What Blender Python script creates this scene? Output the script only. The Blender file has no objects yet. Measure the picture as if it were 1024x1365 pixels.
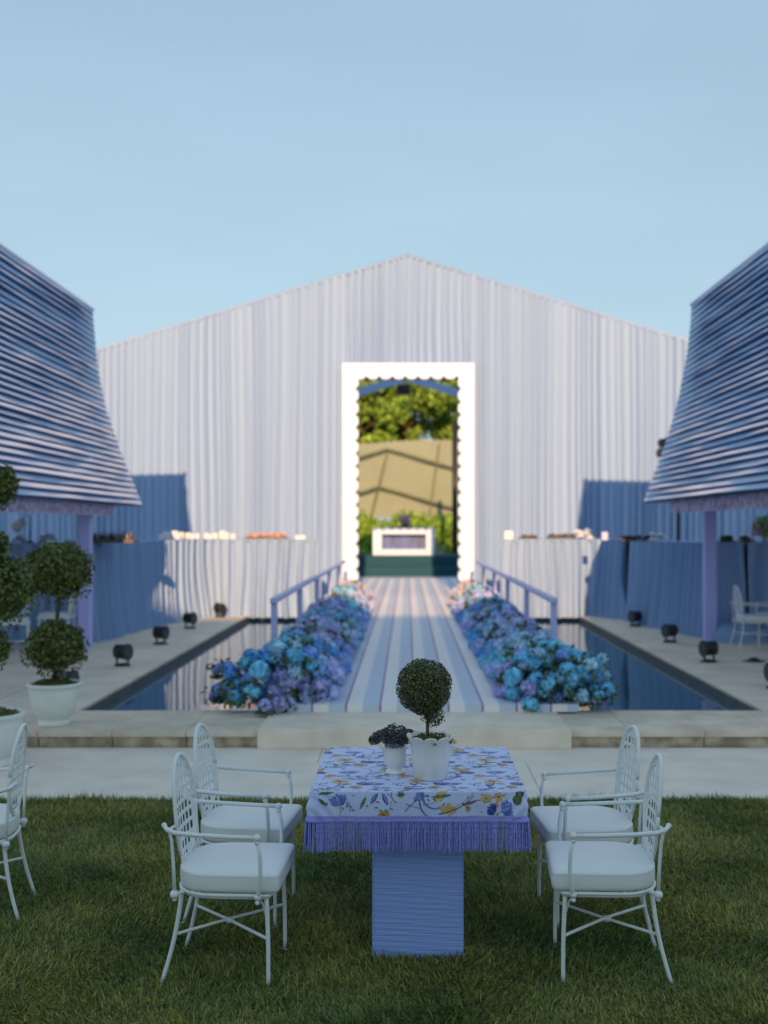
import bpy, math, random
import numpy as np
from mathutils import Vector, Matrix
random.seed(7); rng = np.random.default_rng(11)
R = math.radians; PI = math.pi
scene = bpy.context.scene
col = scene.collection
CAMZ = 1.9; FPX = 1500.0; VX, VY = 543.0, 702.0
def at(px, py, d):
    return ((px - VX) * d / FPX, d, CAMZ + (VY - py) * d / FPX)

# ------------------------------------------------------------------ materials
def mat(name, color, rough=0.6, c2=None, nscale=8.0, nmix=0.5, bump=0.0, bscale=40.0, island=0.0,
        spec=0.5, metal=0.0, trans=0.0, attr=None, sheen=0.0, stretch=None, island_c2=None, detail=4.0, coat=0.0):
    m = bpy.data.materials.new(name); m.use_nodes = True
    nt = m.node_tree; nt.nodes.clear(); N = nt.nodes.new; L = nt.links.new
    out = N('ShaderNodeOutputMaterial'); b = N('ShaderNodeBsdfPrincipled'); L(b.outputs[0], out.inputs[0])
    b.inputs['Roughness'].default_value = rough
    b.inputs['Specular IOR Level'].default_value = spec
    b.inputs['Metallic'].default_value = metal
    b.inputs['Sheen Weight'].default_value = sheen
    b.inputs['Coat Weight'].default_value = coat
    tc = N('ShaderNodeTexCoord'); vec = tc.outputs['Object']
    if stretch:
        mp = N('ShaderNodeMapping'); mp.inputs['Scale'].default_value = stretch; L(vec, mp.inputs[0]); vec = mp.outputs[0]
    cur = None
    if attr:
        a = N('ShaderNodeAttribute'); a.attribute_name = attr; cur = a.outputs['Color']
    if c2 is not None:
        n = N('ShaderNodeTexNoise'); n.inputs['Scale'].default_value = nscale; n.inputs['Detail'].default_value = detail
        L(vec, n.inputs['Vector'])
        r = N('ShaderNodeMapRange'); r.inputs[1].default_value = 0.5 - nmix / 2; r.inputs[2].default_value = 0.5 + nmix / 2
        L(n.outputs[0], r.inputs[0])
        mx = N('ShaderNodeMix'); mx.data_type = 'RGBA'
        mx.inputs[6].default_value = (*color, 1); mx.inputs[7].default_value = (*c2, 1); L(r.outputs[0], mx.inputs[0])
        if cur is not None: L(cur, mx.inputs[6])
        cur = mx.outputs[2]
    if island or island_c2:
        g = N('ShaderNodeNewGeometry')
        if island_c2:
            mx = N('ShaderNodeMix'); mx.data_type = 'RGBA'; mx.inputs[6].default_value = (*color, 1)
            mx.inputs[7].default_value = (*island_c2, 1); L(g.outputs['Random Per Island'], mx.inputs[0])
            if cur is not None: L(cur, mx.inputs[6])
            cur = mx.outputs[2]
        if island:
            r = N('ShaderNodeMapRange'); r.inputs[3].default_value = 1 - island; r.inputs[4].default_value = 1 + island
            ml = N('ShaderNodeMath'); ml.operation = 'MULTIPLY'; ml.inputs[1].default_value = 7.31
            fr = N('ShaderNodeMath'); fr.operation = 'FRACT'
            L(g.outputs['Random Per Island'], ml.inputs[0]); L(ml.outputs[0], fr.inputs[0]); L(fr.outputs[0], r.inputs[0])
            mx = N('ShaderNodeVectorMath'); mx.operation = 'SCALE'
            if cur is None: mx.inputs[0].default_value = color
            else: L(cur, mx.inputs[0])
            L(r.outputs[0], mx.inputs['Scale']); cur = mx.outputs[0]
    if cur is None: b.inputs['Base Color'].default_value = (*color, 1)
    else: L(cur, b.inputs['Base Color'])
    if bump:
        n2 = N('ShaderNodeTexNoise'); n2.inputs['Scale'].default_value = bscale; n2.inputs['Detail'].default_value = 5
        L(vec, n2.inputs['Vector'])
        bp = N('ShaderNodeBump'); bp.inputs['Strength'].default_value = min(bump, 1); bp.inputs['Distance'].default_value = 0.01 * max(1, bump)
        L(n2.outputs[0], bp.inputs['Height']); L(bp.outputs[0], b.inputs['Normal'])
    if trans:
        t = N('ShaderNodeBsdfTranslucent'); ms = N('ShaderNodeMixShader'); ms.inputs[0].default_value = trans
        if cur is None: t.inputs[0].default_value = (*color, 1)
        else: L(cur, t.inputs[0])
        L(b.outputs[0], ms.inputs[1]); L(t.outputs[0], ms.inputs[2]); L(ms.outputs[0], out.inputs[0])
    return m

M = {}
M['chair'] = mat('chair_paint', (.84, .88, .86), .38, (.78, .83, .82), 30, .6, .15, 120)
M['cushion'] = mat('cushion_vinyl', (.86, .88, .87), .5, (.82, .84, .83), 6, .6, .12, 300)
M['white_far'] = mat('white_paint_chair', (.80, .84, .86), .4, (.74, .79, .82), 20, .6)
M['plinth'] = mat('plinth_fabric', (.29, .43, .90), .75, (.33, .47, .94), 6, .6, .6, 34, stretch=(.13, .13, 5), sheen=.2)
M['cloth'] = mat('tablecloth_print', (.5, .5, .7), .72, attr='print', bump=.12, bscale=500, sheen=.15)
M['fringe'] = mat('fringe_cord', (.17, .18, .82), .6, (.54, .57, 1.0), 420, .35, .3, 500, island=.22)
M['braid'] = mat('fringe_braid', (.19, .20, .78), .7, (.50, .52, .98), 300, .5, .5, 350)
M['pot'] = mat('glazed_ceramic', (.88, .88, .84), .28, (.84, .84, .80), 10, .6, .06, 60, coat=.3)
M['urn'] = mat('painted_urn', (.84, .88, .84), .5, (.78, .82, .79), 12, .6, .15, 60)
M['leaf_small'] = mat('boxwood_leaf', (.050, .072, .018), .45, island=.6, island_c2=(.15, .17, .055))
M['leaf_big'] = mat('topiary_leaf', (.055, .095, .018), .42, island=.55, island_c2=(.16, .20, .035))
M['bark'] = mat('stem_bark', (.12, .075, .05), .8, (.07, .045, .03), 60, .5, .5, 90)
M['moss'] = mat('moss', (.16, .15, .03), .95, (.09, .12, .02), 40, .5, .9, 120, island=.4)
M['sedum'] = mat('sedum_buds', (.075, .08, .10), .8, island=.5, island_c2=(.13, .12, .14))
M['sedum_leaf'] = mat('sedum_leaf', (.07, .10, .07), .6, island=.4)
M['soil'] = mat('lawn_soil', (.05, .05, .022), .95, (.03, .04, .014), 9, .5, .8, 60)
M['grass'] = mat('grass_blades', (.32, .33, .07), .6, (.085, .17, .03), 1.1, .26, island=.75, trans=.2, detail=6)
M['straw'] = mat('dry_blades', (.34, .29, .17), .7, island=.4)
M['path'] = mat('pale_paving', (.88, .785, .685), .7, (.74, .66, .58), 2.6, .32, .25, 50, detail=8)
M['coping'] = mat('limestone_coping', (.82, .70, .56), .75, (.60, .51, .41), 3.4, .34, .35, 60, detail=8)
M['coping_wall'] = mat('limestone_riser', (.72, .59, .44), .8, (.36, .29, .21), 8.0, .26, .6, 50, detail=9)
M['step'] = mat('pale_step_stone', (.86, .76, .62), .7, (.72, .63, .51), 4.5, .35, .3, 60, detail=8)
M['terrace'] = mat('terrace_stone', (.84, .73, .60), .75, (.66, .58, .48), 2.0, .34, .3, 40, detail=8)
M['joint'] = mat('mortar_joint', (.16, .15, .13), .9, (.12, .11, .10), 20, .5)
M['pooltile'] = mat('pool_wall_stone', (.20, .205, .20), .6, (.11, .115, .115), 5, .5, .4, 30)
M['poolfloor'] = mat('pool_floor', (.03, .10, .15), .6, (.05, .12, .17), 2, .5)
M['drape'] = mat('periwinkle_drape', (.258, .400, .655), .85, (.275, .408, .645), 1.0, .8, stretch=(7, 7, .2))
M['runway_white'] = mat('runway_white', (.88, .86, .86), .65, (.83, .81, .82), 1.2, .6, .08, 80)
M['runway_blue'] = mat('runway_blue', (.58, .66, .80), .65, (.54, .62, .76), 1.2, .6, .08, 80)
M['runway_plum'] = mat('runway_plum', (.30, .17, .36), .65)
M['rail'] = mat('lavender_paint', (.50, .54, .88), .45, (.46, .50, .84), 12, .6)
M['post'] = mat('lavender_post', (.50, .52, .98), .6, (.46, .48, .94), 5, .6)
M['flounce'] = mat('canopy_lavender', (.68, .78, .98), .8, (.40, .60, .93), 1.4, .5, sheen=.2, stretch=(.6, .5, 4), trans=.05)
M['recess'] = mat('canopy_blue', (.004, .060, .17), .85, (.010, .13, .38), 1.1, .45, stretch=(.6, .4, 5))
M['lining'] = mat('canopy_lining', (.20, .26, .50), .85, (.15, .2, .42), 2, .5)
M['valance'] = mat('floral_valance', (.58, .54, .78), .8, (.40, .28, .42), 14, .14, detail=2)
M['white'] = mat('white_frame_paint', (.50, .65, .90), .45, (.47, .62, .87), 3, .6)
M['teal'] = mat('teal_board', (.035, .10, .12), .6, (.05, .13, .15), 3, .5)
M['stage'] = mat('teal_stage', (.014, .065, .10), .85, (.022, .085, .125), 2, .5, spec=.15, stretch=(.4, 1, 4))
M['stage_floor'] = mat('lounge_floor', (.46, .50, .50), .6, (.36, .42, .45), .7, .5)
M['black'] = mat('black_metal', (.012, .013, .016), .45, (.02, .02, .024), 20, .5, .1, 80)
M['lens'] = mat('lamp_glass', (.10, .11, .12), .12)
M['candle'] = mat('white_cup', (.68, .74, .80), .35, (.64, .70, .76), 8, .5)
M['tray'] = mat('dark_tray', (.06, .045, .04), .5, (.14, .11, .09), 30, .5)
M['food_orange'] = mat('orange_canapes', (.55, .22, .10), .6, (.7, .45, .3), 25, .5, island=.35)
M['glass'] = mat('bar_glassware', (.30, .33, .36), .12, (.15, .16, .17), 20, .5)
M['bottle'] = mat('dark_bottle', (.02, .025, .02), .15, (.06, .03, .015), 10, .5)
M['tan'] = mat('tan_canvas', (.24, .285, .23), .9, (.21, .25, .20), .7, .5, .3, 8, detail=8)
M['shadow_bar_post'] = mat('shadow_bar_post_green', (.13, .17, .09), .6, (.07, .09, .05), 4, .5)
M['tree_leaf'] = mat('tree_leaf', (.12, .27, .03), .55, island=.5, island_c2=(.26, .40, .06), trans=.2)
M['hedge_leaf'] = mat('hedge_leaf', (.16, .34, .03), .55, island=.5, island_c2=(.28, .44, .05), trans=.2)
M['ground'] = mat('far_ground', (.07, .10, .03), .95, (.05, .08, .02), .3, .5)
M['pink'] = mat('pink_bloom', (.68, .42, .48), .7, island=.2)
M['screen'] = mat('fire_screen', (.003, .025, .13), .3, (.02, .10, .40), 5, .3, stretch=(1, 1, .2))
M['shade_caster_wall'] = mat('shade_caster_house_wall', (.5, .47, .42), .85, (.45, .42, .37), 2, .5)
M['houseroof'] = mat('house_roof', (.10, .10, .11), .8, (.14, .13, .13), 6, .5)
M['pane'] = mat('window_pane', (.03, .04, .05), .08)
BL = [((.22, .42, .90), (.40, .62, .97)), ((.14, .58, .88), (.36, .78, .95)), ((.46, .50, .94), (.66, .68, .98)),
      ((.50, .62, .97), (.68, .76, .98)), ((.10, .40, .82), (.22, .56, .92)), ((.40, .70, .90), (.62, .86, .97)),
      ((.52, .52, .92), (.66, .64, .96))]
M['blooms'] = [mat('hydrangea_petals', a, .65, island=.42, island_c2=b, trans=.25) for a, b in BL]
M['bloom_pink'] = mat('pale_pink_petals', (.52, .45, .60), .65, island=.2, island_c2=(.62, .60, .68), trans=.12)
M['flower_leaf'] = mat('hydrangea_leaf', (.035, .075, .018), .5, island=.5, island_c2=(.09, .13, .03))

# ------------------------------------------------------------------ mesh builder
class MB:
    def __init__(s): s.v = []; s.f = []; s.m = []
    def add(s, vs, fs, mi=0):
        o = len(s.v); s.v.extend(vs)
        for f in fs: s.f.append(tuple(i + o for i in f)); s.m.append(mi)
        return s
    def box(s, x0, x1, y0, y1, z0, z1, mi=0, bev=0.0):
        if bev <= 0:
            v = [(x, y, z) for z in (z0, z1) for y in (y0, y1) for x in (x0, x1)]
            return s.add(v, [(0, 2, 3, 1), (4, 5, 7, 6), (0, 1, 5, 4), (2, 6, 7, 3), (0, 4, 6, 2), (1, 3, 7, 5)], mi)
        b = min(bev, (x1 - x0) / 2.01, (y1 - y0) / 2.01, (z1 - z0) / 2.01)
        def loop(z, k):
            c = []
            for (cx, cy, a0) in ((x1 - b, y1 - b, 0), (x0 + b, y1 - b, 90), (x0 + b, y0 + b, 180), (x1 - b, y0 + b, 270)):
                for q in range(4):
                    a = R(a0 + q * 30); c.append((cx + b * k * math.cos(a), cy + b * k * math.sin(a), z))
            return c
        L = [(z0, 0.01), (z0 + b * .3, .72), (z0 + b, 1), (z1 - b, 1), (z1 - b * .3, .72), (z1, 0.01)]
        vs = []
        for z, k in L: vs += loop(z, k)
        fs = []
        n = 16
        for i in range(len(L) - 1):
            for j in range(n): fs.append((i * n + j, i * n + (j + 1) % n, (i + 1) * n + (j + 1) % n, (i + 1) * n + j))
        fs.append(tuple(range(n))[::-1]); fs.append(tuple((len(L) - 1) * n + j for j in range(n)))
        return s.add(vs, fs, mi)
    ts = 1.0
    def tube(s, pts, r, seg=8, mi=0, cap=True):
        P = [Vector(p) for p in pts]; n = len(P)
        rr = [q * MB.ts for q in (r if isinstance(r, (list, tuple)) else [r] * n)]
        vs = []; up = None
        for i, p in enumerate(P):
            t = (P[min(i + 1, n - 1)] - P[max(i - 1, 0)]).normalized()
            if up is None:
                up = Vector((0, 0, 1)) if abs(t.z) < .9 else Vector((1, 0, 0))
            a = t.cross(up).normalized(); b = a.cross(t).normalized(); up = b
            for k in range(seg):
                an = 2 * PI * k / seg
                q = p + (a * math.cos(an) + b * math.sin(an)) * rr[i]; vs.append(tuple(q))
        fs = [(i * seg + k, i * seg + (k + 1) % seg, (i + 1) * seg + (k + 1) % seg, (i + 1) * seg + k) for i in range(n - 1) for k in range(seg)]
        if cap: fs.append(tuple(range(seg))[::-1]); fs.append(tuple((n - 1) * seg + k for k in range(seg)))
        return s.add(vs, fs, mi)
    def ball(s, c, r, nu=12, nv=8, mi=0, sx=1, sy=1, sz=1):
        vs = [(c[0], c[1], c[2] - r * sz)]
        for i in range(1, nv):
            ph = -PI / 2 + PI * i / nv
            for j in range(nu):
                th = 2 * PI * j / nu
                vs.append((c[0] + r * sx * math.cos(ph) * math.cos(th), c[1] + r * sy * math.cos(ph) * math.sin(th), c[2] + r * sz * math.sin(ph)))
        vs.append((c[0], c[1], c[2] + r * sz)); fs = []
        for j in range(nu): fs.append((0, 1 + (j + 1) % nu, 1 + j))
        for i in range(nv - 2):
            for j in range(nu): a = 1 + i * nu; fs.append((a + j, a + (j + 1) % nu, a + nu + (j + 1) % nu, a + nu + j))
        a = 1 + (nv - 2) * nu
        for j in range(nu): fs.append((a + j, a + (j + 1) % nu, len(vs) - 1))
        return s.add(vs, fs, mi)
    def lathe(s, c, prof, seg=32, mi=0, rf=None):
        vs = []
        for i, (r, z) in enumerate(prof):
            for k in range(seg):
                th = 2 * PI * k / seg; q = r; zz = z
                if rf: q, zz = rf(i, th, r, z)
                vs.append((c[0] + q * math.cos(th), c[1] + q * math.sin(th), c[2] + zz))
        n = len(prof)
        fs = [(i * seg + k, i * seg + (k + 1) % seg, (i + 1) * seg + (k + 1) % seg, (i + 1) * seg + k) for i in range(n - 1) for k in range(seg)]
        return s.add(vs, fs, mi)
    def strip(s, A, B, y0, y1, mi=0):      # solid between two (x,z) polylines, extruded in y
        n = len(A); vs = [(x, y0, z) for x, z in A] + [(x, y0, z) for x, z in B] + [(x, y1, z) for x, z in A] + [(x, y1, z) for x, z in B]
        fs = []
        for i in range(n - 1):
            a, b, c, d = i, i + 1, n + i + 1, n + i
            fs += [(a, b, c, d), (2 * n + d, 2 * n + c, 2 * n + b, 2 * n + a), (a, 2 * n + a, 2 * n + b, b), (d, c, 2 * n + c, 2 * n + d)]
        fs += [(0, n, 3 * n, 2 * n), (n - 1, 3 * n - 1, 4 * n - 1, 2 * n - 1)]
        return s.add(vs, fs, mi)
    def build(s, name, m, parent=None, smooth=False, origin=None):
        return link_mesh(name, np.array(s.v, dtype=np.float64), s.f, m, parent, smooth, origin, s.m)

def link_mesh(name, v, faces, m, parent=None, smooth=False, origin=None, mi=None):
    v = np.asarray(v, dtype=np.float64)
    if origin is None and parent is not None: origin = tuple(parent.get('_o', (0, 0, 0)))
    if origin is not None: v = v - np.array(origin)
    me = bpy.data.meshes.new(name)
    if isinstance(faces, np.ndarray):      # (n,k) fast path
        n, k = faces.shape
        me.vertices.add(len(v)); me.vertices.foreach_set('co', v.astype(np.float32).ravel())
        me.loops.add(n * k); me.loops.foreach_set('vertex_index', faces.astype(np.int32).ravel())
        me.polygons.add(n); me.polygons.foreach_set('loop_start', np.arange(0, n * k, k, dtype=np.int32))
        me.polygons.foreach_set('loop_total', np.full(n, k, dtype=np.int32))
        me.update(calc_edges=True); me.validate()
    else:
        me.from_pydata([tuple(p) for p in v.tolist()], [], faces); me.update()
    ms = m if isinstance(m, (list, tuple)) else [m]
    for q in ms: me.materials.append(q)
    if mi is not None and len(ms) > 1: me.polygons.foreach_set('material_index', np.array(mi, dtype=np.int32))
    if smooth: me.polygons.foreach_set('use_smooth', np.ones(len(me.polygons), dtype=bool))
    o = bpy.data.objects.new(name, me); col.objects.link(o)
    if parent is not None: o.parent = parent
    elif origin is not None: o.location = origin
    return o

def thing(name, label, cat, loc=(0, 0, 0), group=None):
    o = bpy.data.objects.new(name, None); col.objects.link(o); o.location = loc; o.empty_display_size = .1
    o['_o'] = tuple(loc); o['label'] = label; o['category'] = cat
    if group: o['group'] = group
    return o
def tag(o, label, cat, group=None):
    o['label'] = label; o['category'] = cat
    if group: o['group'] = group
    return o
def struct(o): o['kind'] = 'structure'; return o
def stuff(o): o['kind'] = 'stuff'; return o
def kids(o): return [c for c in bpy.data.objects if c.parent == o]
def dup(o, loc, rz=0.0, label=None, group=None):
    r = o.copy(); col.objects.link(r); r.location = loc; r.rotation_euler = (0, 0, rz)
    if label: r['label'] = label
    if group: r['group'] = group
    for c in kids(o):
        d = c.copy(); col.objects.link(d); d.parent = r
        for g in kids(c):
            e = g.copy(); col.objects.link(e); e.parent = d
    return r
def gridfaces(nu, nv, wrap=False):
    i, j = np.meshgrid(np.arange(nu - 1), np.arange(nv if wrap else nv - 1), indexing='ij'); i = i.ravel(); j = j.ravel(); k = (j + 1) % nv
    return np.stack([i * nv + j, (i + 1) * nv + j, (i + 1) * nv + k, i * nv + k], 1)

# scattered leaf quads: centres c (n,3), outward normals nn, size s (n)
def leaf_quads(c, nn, s, aspect=.55, spread=.8):
    n = len(c); d = nn + rng.normal(0, spread, (n, 3)); d /= np.linalg.norm(d, axis=1)[:, None]
    t = rng.normal(0, 1, (n, 3)); t -= (t * d).sum(1)[:, None] * d; t /= np.linalg.norm(t, axis=1)[:, None] + 1e-9
    b = np.cross(d, t); s = np.asarray(s)[:, None] if np.ndim(s) else np.full((n, 1), s)
    v = np.stack([c - t * s, c + b * s * aspect + d * s * .15, c + t * s, c - b * s * aspect + d * s * .15], 1).reshape(-1, 3)
    return v, np.arange(4 * n).reshape(n, 4)
def blob_pts(n, c, r, inner=.72, squash=(1, 1, 1), bump=.10, seed=0):
    g = np.random.default_rng(seed); d = g.normal(0, 1, (n, 3)); d /= np.linalg.norm(d, axis=1)[:, None]
    ph = g.uniform(0, 6.28, 6); w = 1 + bump * (np.sin(d[:, 0] * 5 + ph[0]) * np.sin(d[:, 1] * 4 + ph[1]) + np.sin(d[:, 2] * 6 + ph[2]) * np.sin(d[:, 0] * 7 + ph[3]))
    rad = r * w * (inner + (1 - inner) * g.random(n) ** .6)
    return np.array(c) + d * rad[:, None] * np.array(squash), d

# ------------------------------------------------------------------ world, sun, camera
SUN_EL = 14.5; TAN = math.tan(R(SUN_EL))
sdir = Vector((-.025, 1, 0)).normalized(); sdir = Vector((sdir.x * math.cos(R(SUN_EL)), sdir.y * math.cos(R(SUN_EL)), -math.sin(R(SUN_EL))))
w = bpy.data.worlds.new('World'); scene.world = w; w.use_nodes = True
nt = w.node_tree; nt.nodes.clear()
sky = nt.nodes.new('ShaderNodeTexSky'); sky.sky_type = 'NISHITA'; sky.sun_disc = False
sky.sun_elevation = R(SUN_EL); sky.sun_rotation = math.atan2(-sdir.x, -sdir.y)
sky.air_density = 1.0; sky.dust_density = 1.5; sky.ozone_density = 1.2; sky.altitude = 50
gam = nt.nodes.new('ShaderNodeGamma'); gam.inputs[1].default_value = .33
tint = nt.nodes.new('ShaderNodeMix'); tint.data_type = 'RGBA'; tint.blend_type = 'MULTIPLY'; tint.inputs[0].default_value = 1; tint.inputs[7].default_value = (1.60, 2.00, 2.24, 1)
bg = nt.nodes.new('ShaderNodeBackground'); bg.inputs[1].default_value = 0.15
ow = nt.nodes.new('ShaderNodeOutputWorld')
nt.links.new(sky.outputs[0], gam.inputs[0]); nt.links.new(gam.outputs[0], tint.inputs[6]); nt.links.new(tint.outputs[2], bg.inputs[0])
wc = nt.nodes.new('ShaderNodeTexCoord'); wm = nt.nodes.new('ShaderNodeMapping'); wm.inputs['Scale'].default_value = (2.2, 1.0, 9.0); wm.inputs['Rotation'].default_value = (0, R(8), 0)
wn = nt.nodes.new('ShaderNodeTexNoise'); wn.inputs['Scale'].default_value = 1.6; wn.inputs['Detail'].default_value = 6; wr = nt.nodes.new('ShaderNodeMapRange')
wr.inputs[1].default_value = .3; wr.inputs[2].default_value = .7; wr.inputs[3].default_value = .140; wr.inputs[4].default_value = .149
nt.links.new(wc.outputs['Generated'], wm.inputs[0]); nt.links.new(wm.outputs[0], wn.inputs['Vector']); nt.links.new(wn.outputs[0], wr.inputs[0]); nt.links.new(wr.outputs[0], bg.inputs[1]); nt.links.new(bg.outputs[0], ow.inputs[0])
sl = bpy.data.lights.new('sun', 'SUN'); sl.energy = 4.9; sl.angle = R(.45); sl.color = (1.0, .57, .27)
so = bpy.data.objects.new('sun', sl); col.objects.link(so); so.rotation_euler = sdir.to_track_quat('-Z', 'Y').to_euler(); so.location = (0, -30, 20)
cam = bpy.data.cameras.new('camera'); co = bpy.data.objects.new('camera', cam); col.objects.link(co); scene.camera = co
co.location = (0, 0, CAMZ); co.rotation_euler = (R(90), 0, 0)
cam.sensor_fit = 'VERTICAL'; cam.sensor_height = 36; cam.sensor_width = 27; cam.lens = 36 * FPX / 1365
cam.shift_x = -(VX - 512) / 1365; cam.shift_y = (VY - 682.5) / 1365; cam.clip_end = 3000; cam.clip_start = .05
cam.dof.use_dof = True; cam.dof.focus_distance = 5.0; cam.dof.aperture_fstop = 1.7
vs = scene.view_settings; vs.view_transform = 'Standard'; vs.look = 'None'; vs.exposure = 0.5; vs.gamma = 1

# ------------------------------------------------------------------ setting
b = MB(); b.box(-600, 600, -600, 1200, -1.0, -.03); struct(b.build('ground', M['ground']))
b = MB(); b.box(-14, 14, -6, 7.74, -.028, 0.0); struct(b.build('lawn_soil', M['soil']))
b = MB()                                     # path of large pale slabs
xs = [-14, -9.6, -6.9, -4.2, -1.62, .95, 3.4, 6.0, 8.6, 14]
for i in range(len(xs) - 1):
    for y0, y1 in ((7.78, 9.0),(9.0, 9.62)):
        o = .0 if y0 < 8 else .9
        b.box(xs[i] + o + .0025, xs[i + 1] + o - .0025, y0 + .0025, y1 - .0025, -.02, .012, bev=.004)
b.box(-14, 14, 7.76, 9.63, -.02, .004, mi=1); struct(b.build('path', [M['path'], M['joint']]))
PX0, PX1, PY0, PY1 = -3.13, 3.39, 10.72, 23.2
TZ = .15
b = MB()                                     # front coping: riser blocks and cap slabs
xs = np.arange(-14, 14.5, .635) + .04
for i in range(len(xs) - 1):
    dz = random.uniform(-.001, .001)
    b.box(xs[i] + .004, xs[i + 1] - .004, 9.66 + random.uniform(0, .004), 9.9, 0, .098, mi=1, bev=.004)
    b.box(xs[i] + .002, xs[i + 1] - .002, 9.62, PY0, .1, TZ + dz, bev=.006)
b.box(-14, 14, 9.68, PY0 - .02, 0, TZ - .006, mi=2)
struct(b.build('terrace_edge', [M['coping'], M['coping_wall'], M['joint']]))
b = MB()
for sx, x0, x1 in ((-1, PX0 - 1.0, PX0), (1, PX1, PX1 + 1.0)):
    y = PY0 + .004
    while y < PY1 + 1:
        b.box(x0, x1, y, y + 1.24, .118, TZ, bev=.005); y += 1.248
b.box(PX0 - 1.0, PX0 - .02, PY0, 24.5, 0, TZ - .006, mi=1); b.box(PX1 + .02, PX1 + 1.0, PY0, 24.5, 0, TZ - .006, mi=1)
struct(b.build('pool_coping', [M['terrace'], M['joint']]))
b = MB()
for (x0, x1, y0, y1) in ((-22, PX0 - 1.006, PY0 + .004, 27.6), (PX1 + 1.006, 22, PY0 + .004, 27.6), (PX0 - 1, PX1 + 1, PY1 + 1.3, 27.6)):
    nx = max(1, int((x1 - x0) / 1.5)); ny = max(1, int((y1 - y0) / 1.5))
    for i in range(nx):
        for j in range(ny):
            b.box(x0 + (x1 - x0) * i / nx + .003, x0 + (x1 - x0) * (i + 1) / nx - .003, y0 + (y1 - y0) * j / ny + .003, y0 + (y1 - y0) * (j + 1) / ny - .003, .1, TZ)
    b.box(x0, x1, y0, y1, 0, TZ - .006, mi=1)
struct(b.build('terrace', [M['terrace'], M['joint']]))
b = MB()
b.box(PX0 - .02, PX0 + .0, PY0, PY1, -1, .116); b.box(PX1, PX1 + .02, PY0, PY1, -1, .116)
b.box(PX0, PX1, PY1, PY1 + .03, -1, .14); b.box(PX0, PX1, PY0 - .02, PY0, -1, .09)

b.box(PX0, PX1, PY0, PY1, -1.05, -.9, mi=1)
struct(b.build('pool_basin', [M['pooltile'], M['poolfloor']]))
# the ground sheet has to leave room for the pool: rebuild it with a hole
o = bpy.data.objects['ground']; bpy.data.objects.remove(o)
b = MB()
b.box(-600, 600, -600, 7.0, -1.0, -.03); b.box(-600, 600, 24.6, 1200, -1.0, -.03)
b.box(-600, PX0 - .5, 7.0, 24.6, -1.0, -.03); b.box(PX1 + .5, 600, 7.0, 24.6, -1.0, -.03); b.box(PX0 - .5, PX1 + .5, 7.0, PY0 - .3, -1.0, -.03)
struct(b.build('ground', M['ground']))
mw = bpy.data.materials.new('water'); mw.use_nodes = True; n_ = mw.node_tree; p = n_.nodes['Principled BSDF']
p.inputs['Base Color'].default_value = (.02, .09, .15, 1); p.inputs['Roughness'].default_value = .015; p.inputs['IOR'].default_value = 1.5
tc = n_.nodes.new('ShaderNodeTexCoord'); nz = n_.nodes.new('ShaderNodeTexNoise'); nz.inputs['Scale'].default_value = 2.2; nz.inputs['Detail'].default_value = 2
bp = n_.nodes.new('ShaderNodeBump'); bp.inputs['Strength'].default_value = .12; bp.inputs['Distance'].default_value = .012
n_.links.new(tc.outputs['Object'], nz.inputs['Vector']); n_.links.new(nz.outputs[0], bp.inputs['Height']); n_.links.new(bp.outputs[0], p.inputs['Normal'])
b = MB(); b.add([(PX0, PY0, .045), (PX1, PY0, .045), (PX1, PY1, .045), (PX0, PY1, .045)], [(0, 1, 2, 3)]); struct(b.build('pool_water', mw))

b = MB(); b.box(*[(343 - VX) * 9.55 / FPX, (762 - VX) * 9.55 / FPX], 9.55, 10.76, .012, .172, bev=.008)
t = b.build('stone_step', M['step'], origin=(0, 9.6, .012)); tag(t, 'pale stone slab step at the front end of the striped runway', 'step')

# grass
def blades(n, ylo, yhi, mi_name, lmin, lmax, lean, wid, keep=None, power=1.0):
    y = ylo + (yhi - ylo) * rng.random(n) ** power
    hw = (y * 560 / FPX) + .25; x = rng.uniform(-1, 1, n) * hw
    if keep is not None:
        k = keep(x, y); x, y = x[k], y[k]; n = len(x)
    cl = .5 + .5 * np.sin(x * 7.3 + 2 * np.sin(y * 5.1)) * np.sin(y * 8.7 + 1.5 * np.sin(x * 4.3))
    L = (lmin + (lmax - lmin) * rng.random(n) ** 1.6) * (.65 + .6 * cl)
    base = 2.2 * np.sin(x * 1.9 + 1.3 * y) + 2.5 * np.sin(y * 2.3 - x) 
    a = base + rng.normal(0, 1.2, n); le = np.clip(rng.normal(lean, .35, n), .1, 1.45)
    dx, dy = np.cos(a), np.sin(a)
    wv = rng.normal(0, 1, (n, 2)); wv /= np.linalg.norm(wv, axis=1)[:, None]; wd = wid * rng.uniform(.7, 1.3, n)
    p0 = np.stack([x, y, np.zeros(n)], 1)
    pm = p0 + np.stack([dx * np.sin(le * .6) * L * .55, dy * np.sin(le * .6) * L * .55, np.cos(le * .6) * L * .55], 1)
    pt = pm + np.stack([dx * np.sin(le * 1.25) * L * .5, dy * np.sin(le * 1.25) * L * .5, np.maximum(np.cos(le * 1.25), -.15) * L * .5], 1)
    W = np.stack([wv[:, 0] * wd, wv[:, 1] * wd, np.zeros(n)], 1)
    v = np.stack([p0 - W * .5, p0 + W * .5, pm + W * .42, pm - W * .42, pt], 1).reshape(-1, 3)
    q = np.arange(n)[:, None] * 5
    tri = np.concatenate([q + np.array([[0, 1, 2]]), q + np.array([[0, 2, 3]]), q + np.array([[3, 2, 4]])], 1).reshape(-1, 3)
    return v, tri
v1, f1 = blades(250000, 3.95, 7.80, 'g', .024, .060, .95, .0050, power=1.15)
v2, f2 = blades(70000, 3.95, 7.80, 'g', .02, .055, 1.25, .0036)
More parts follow.
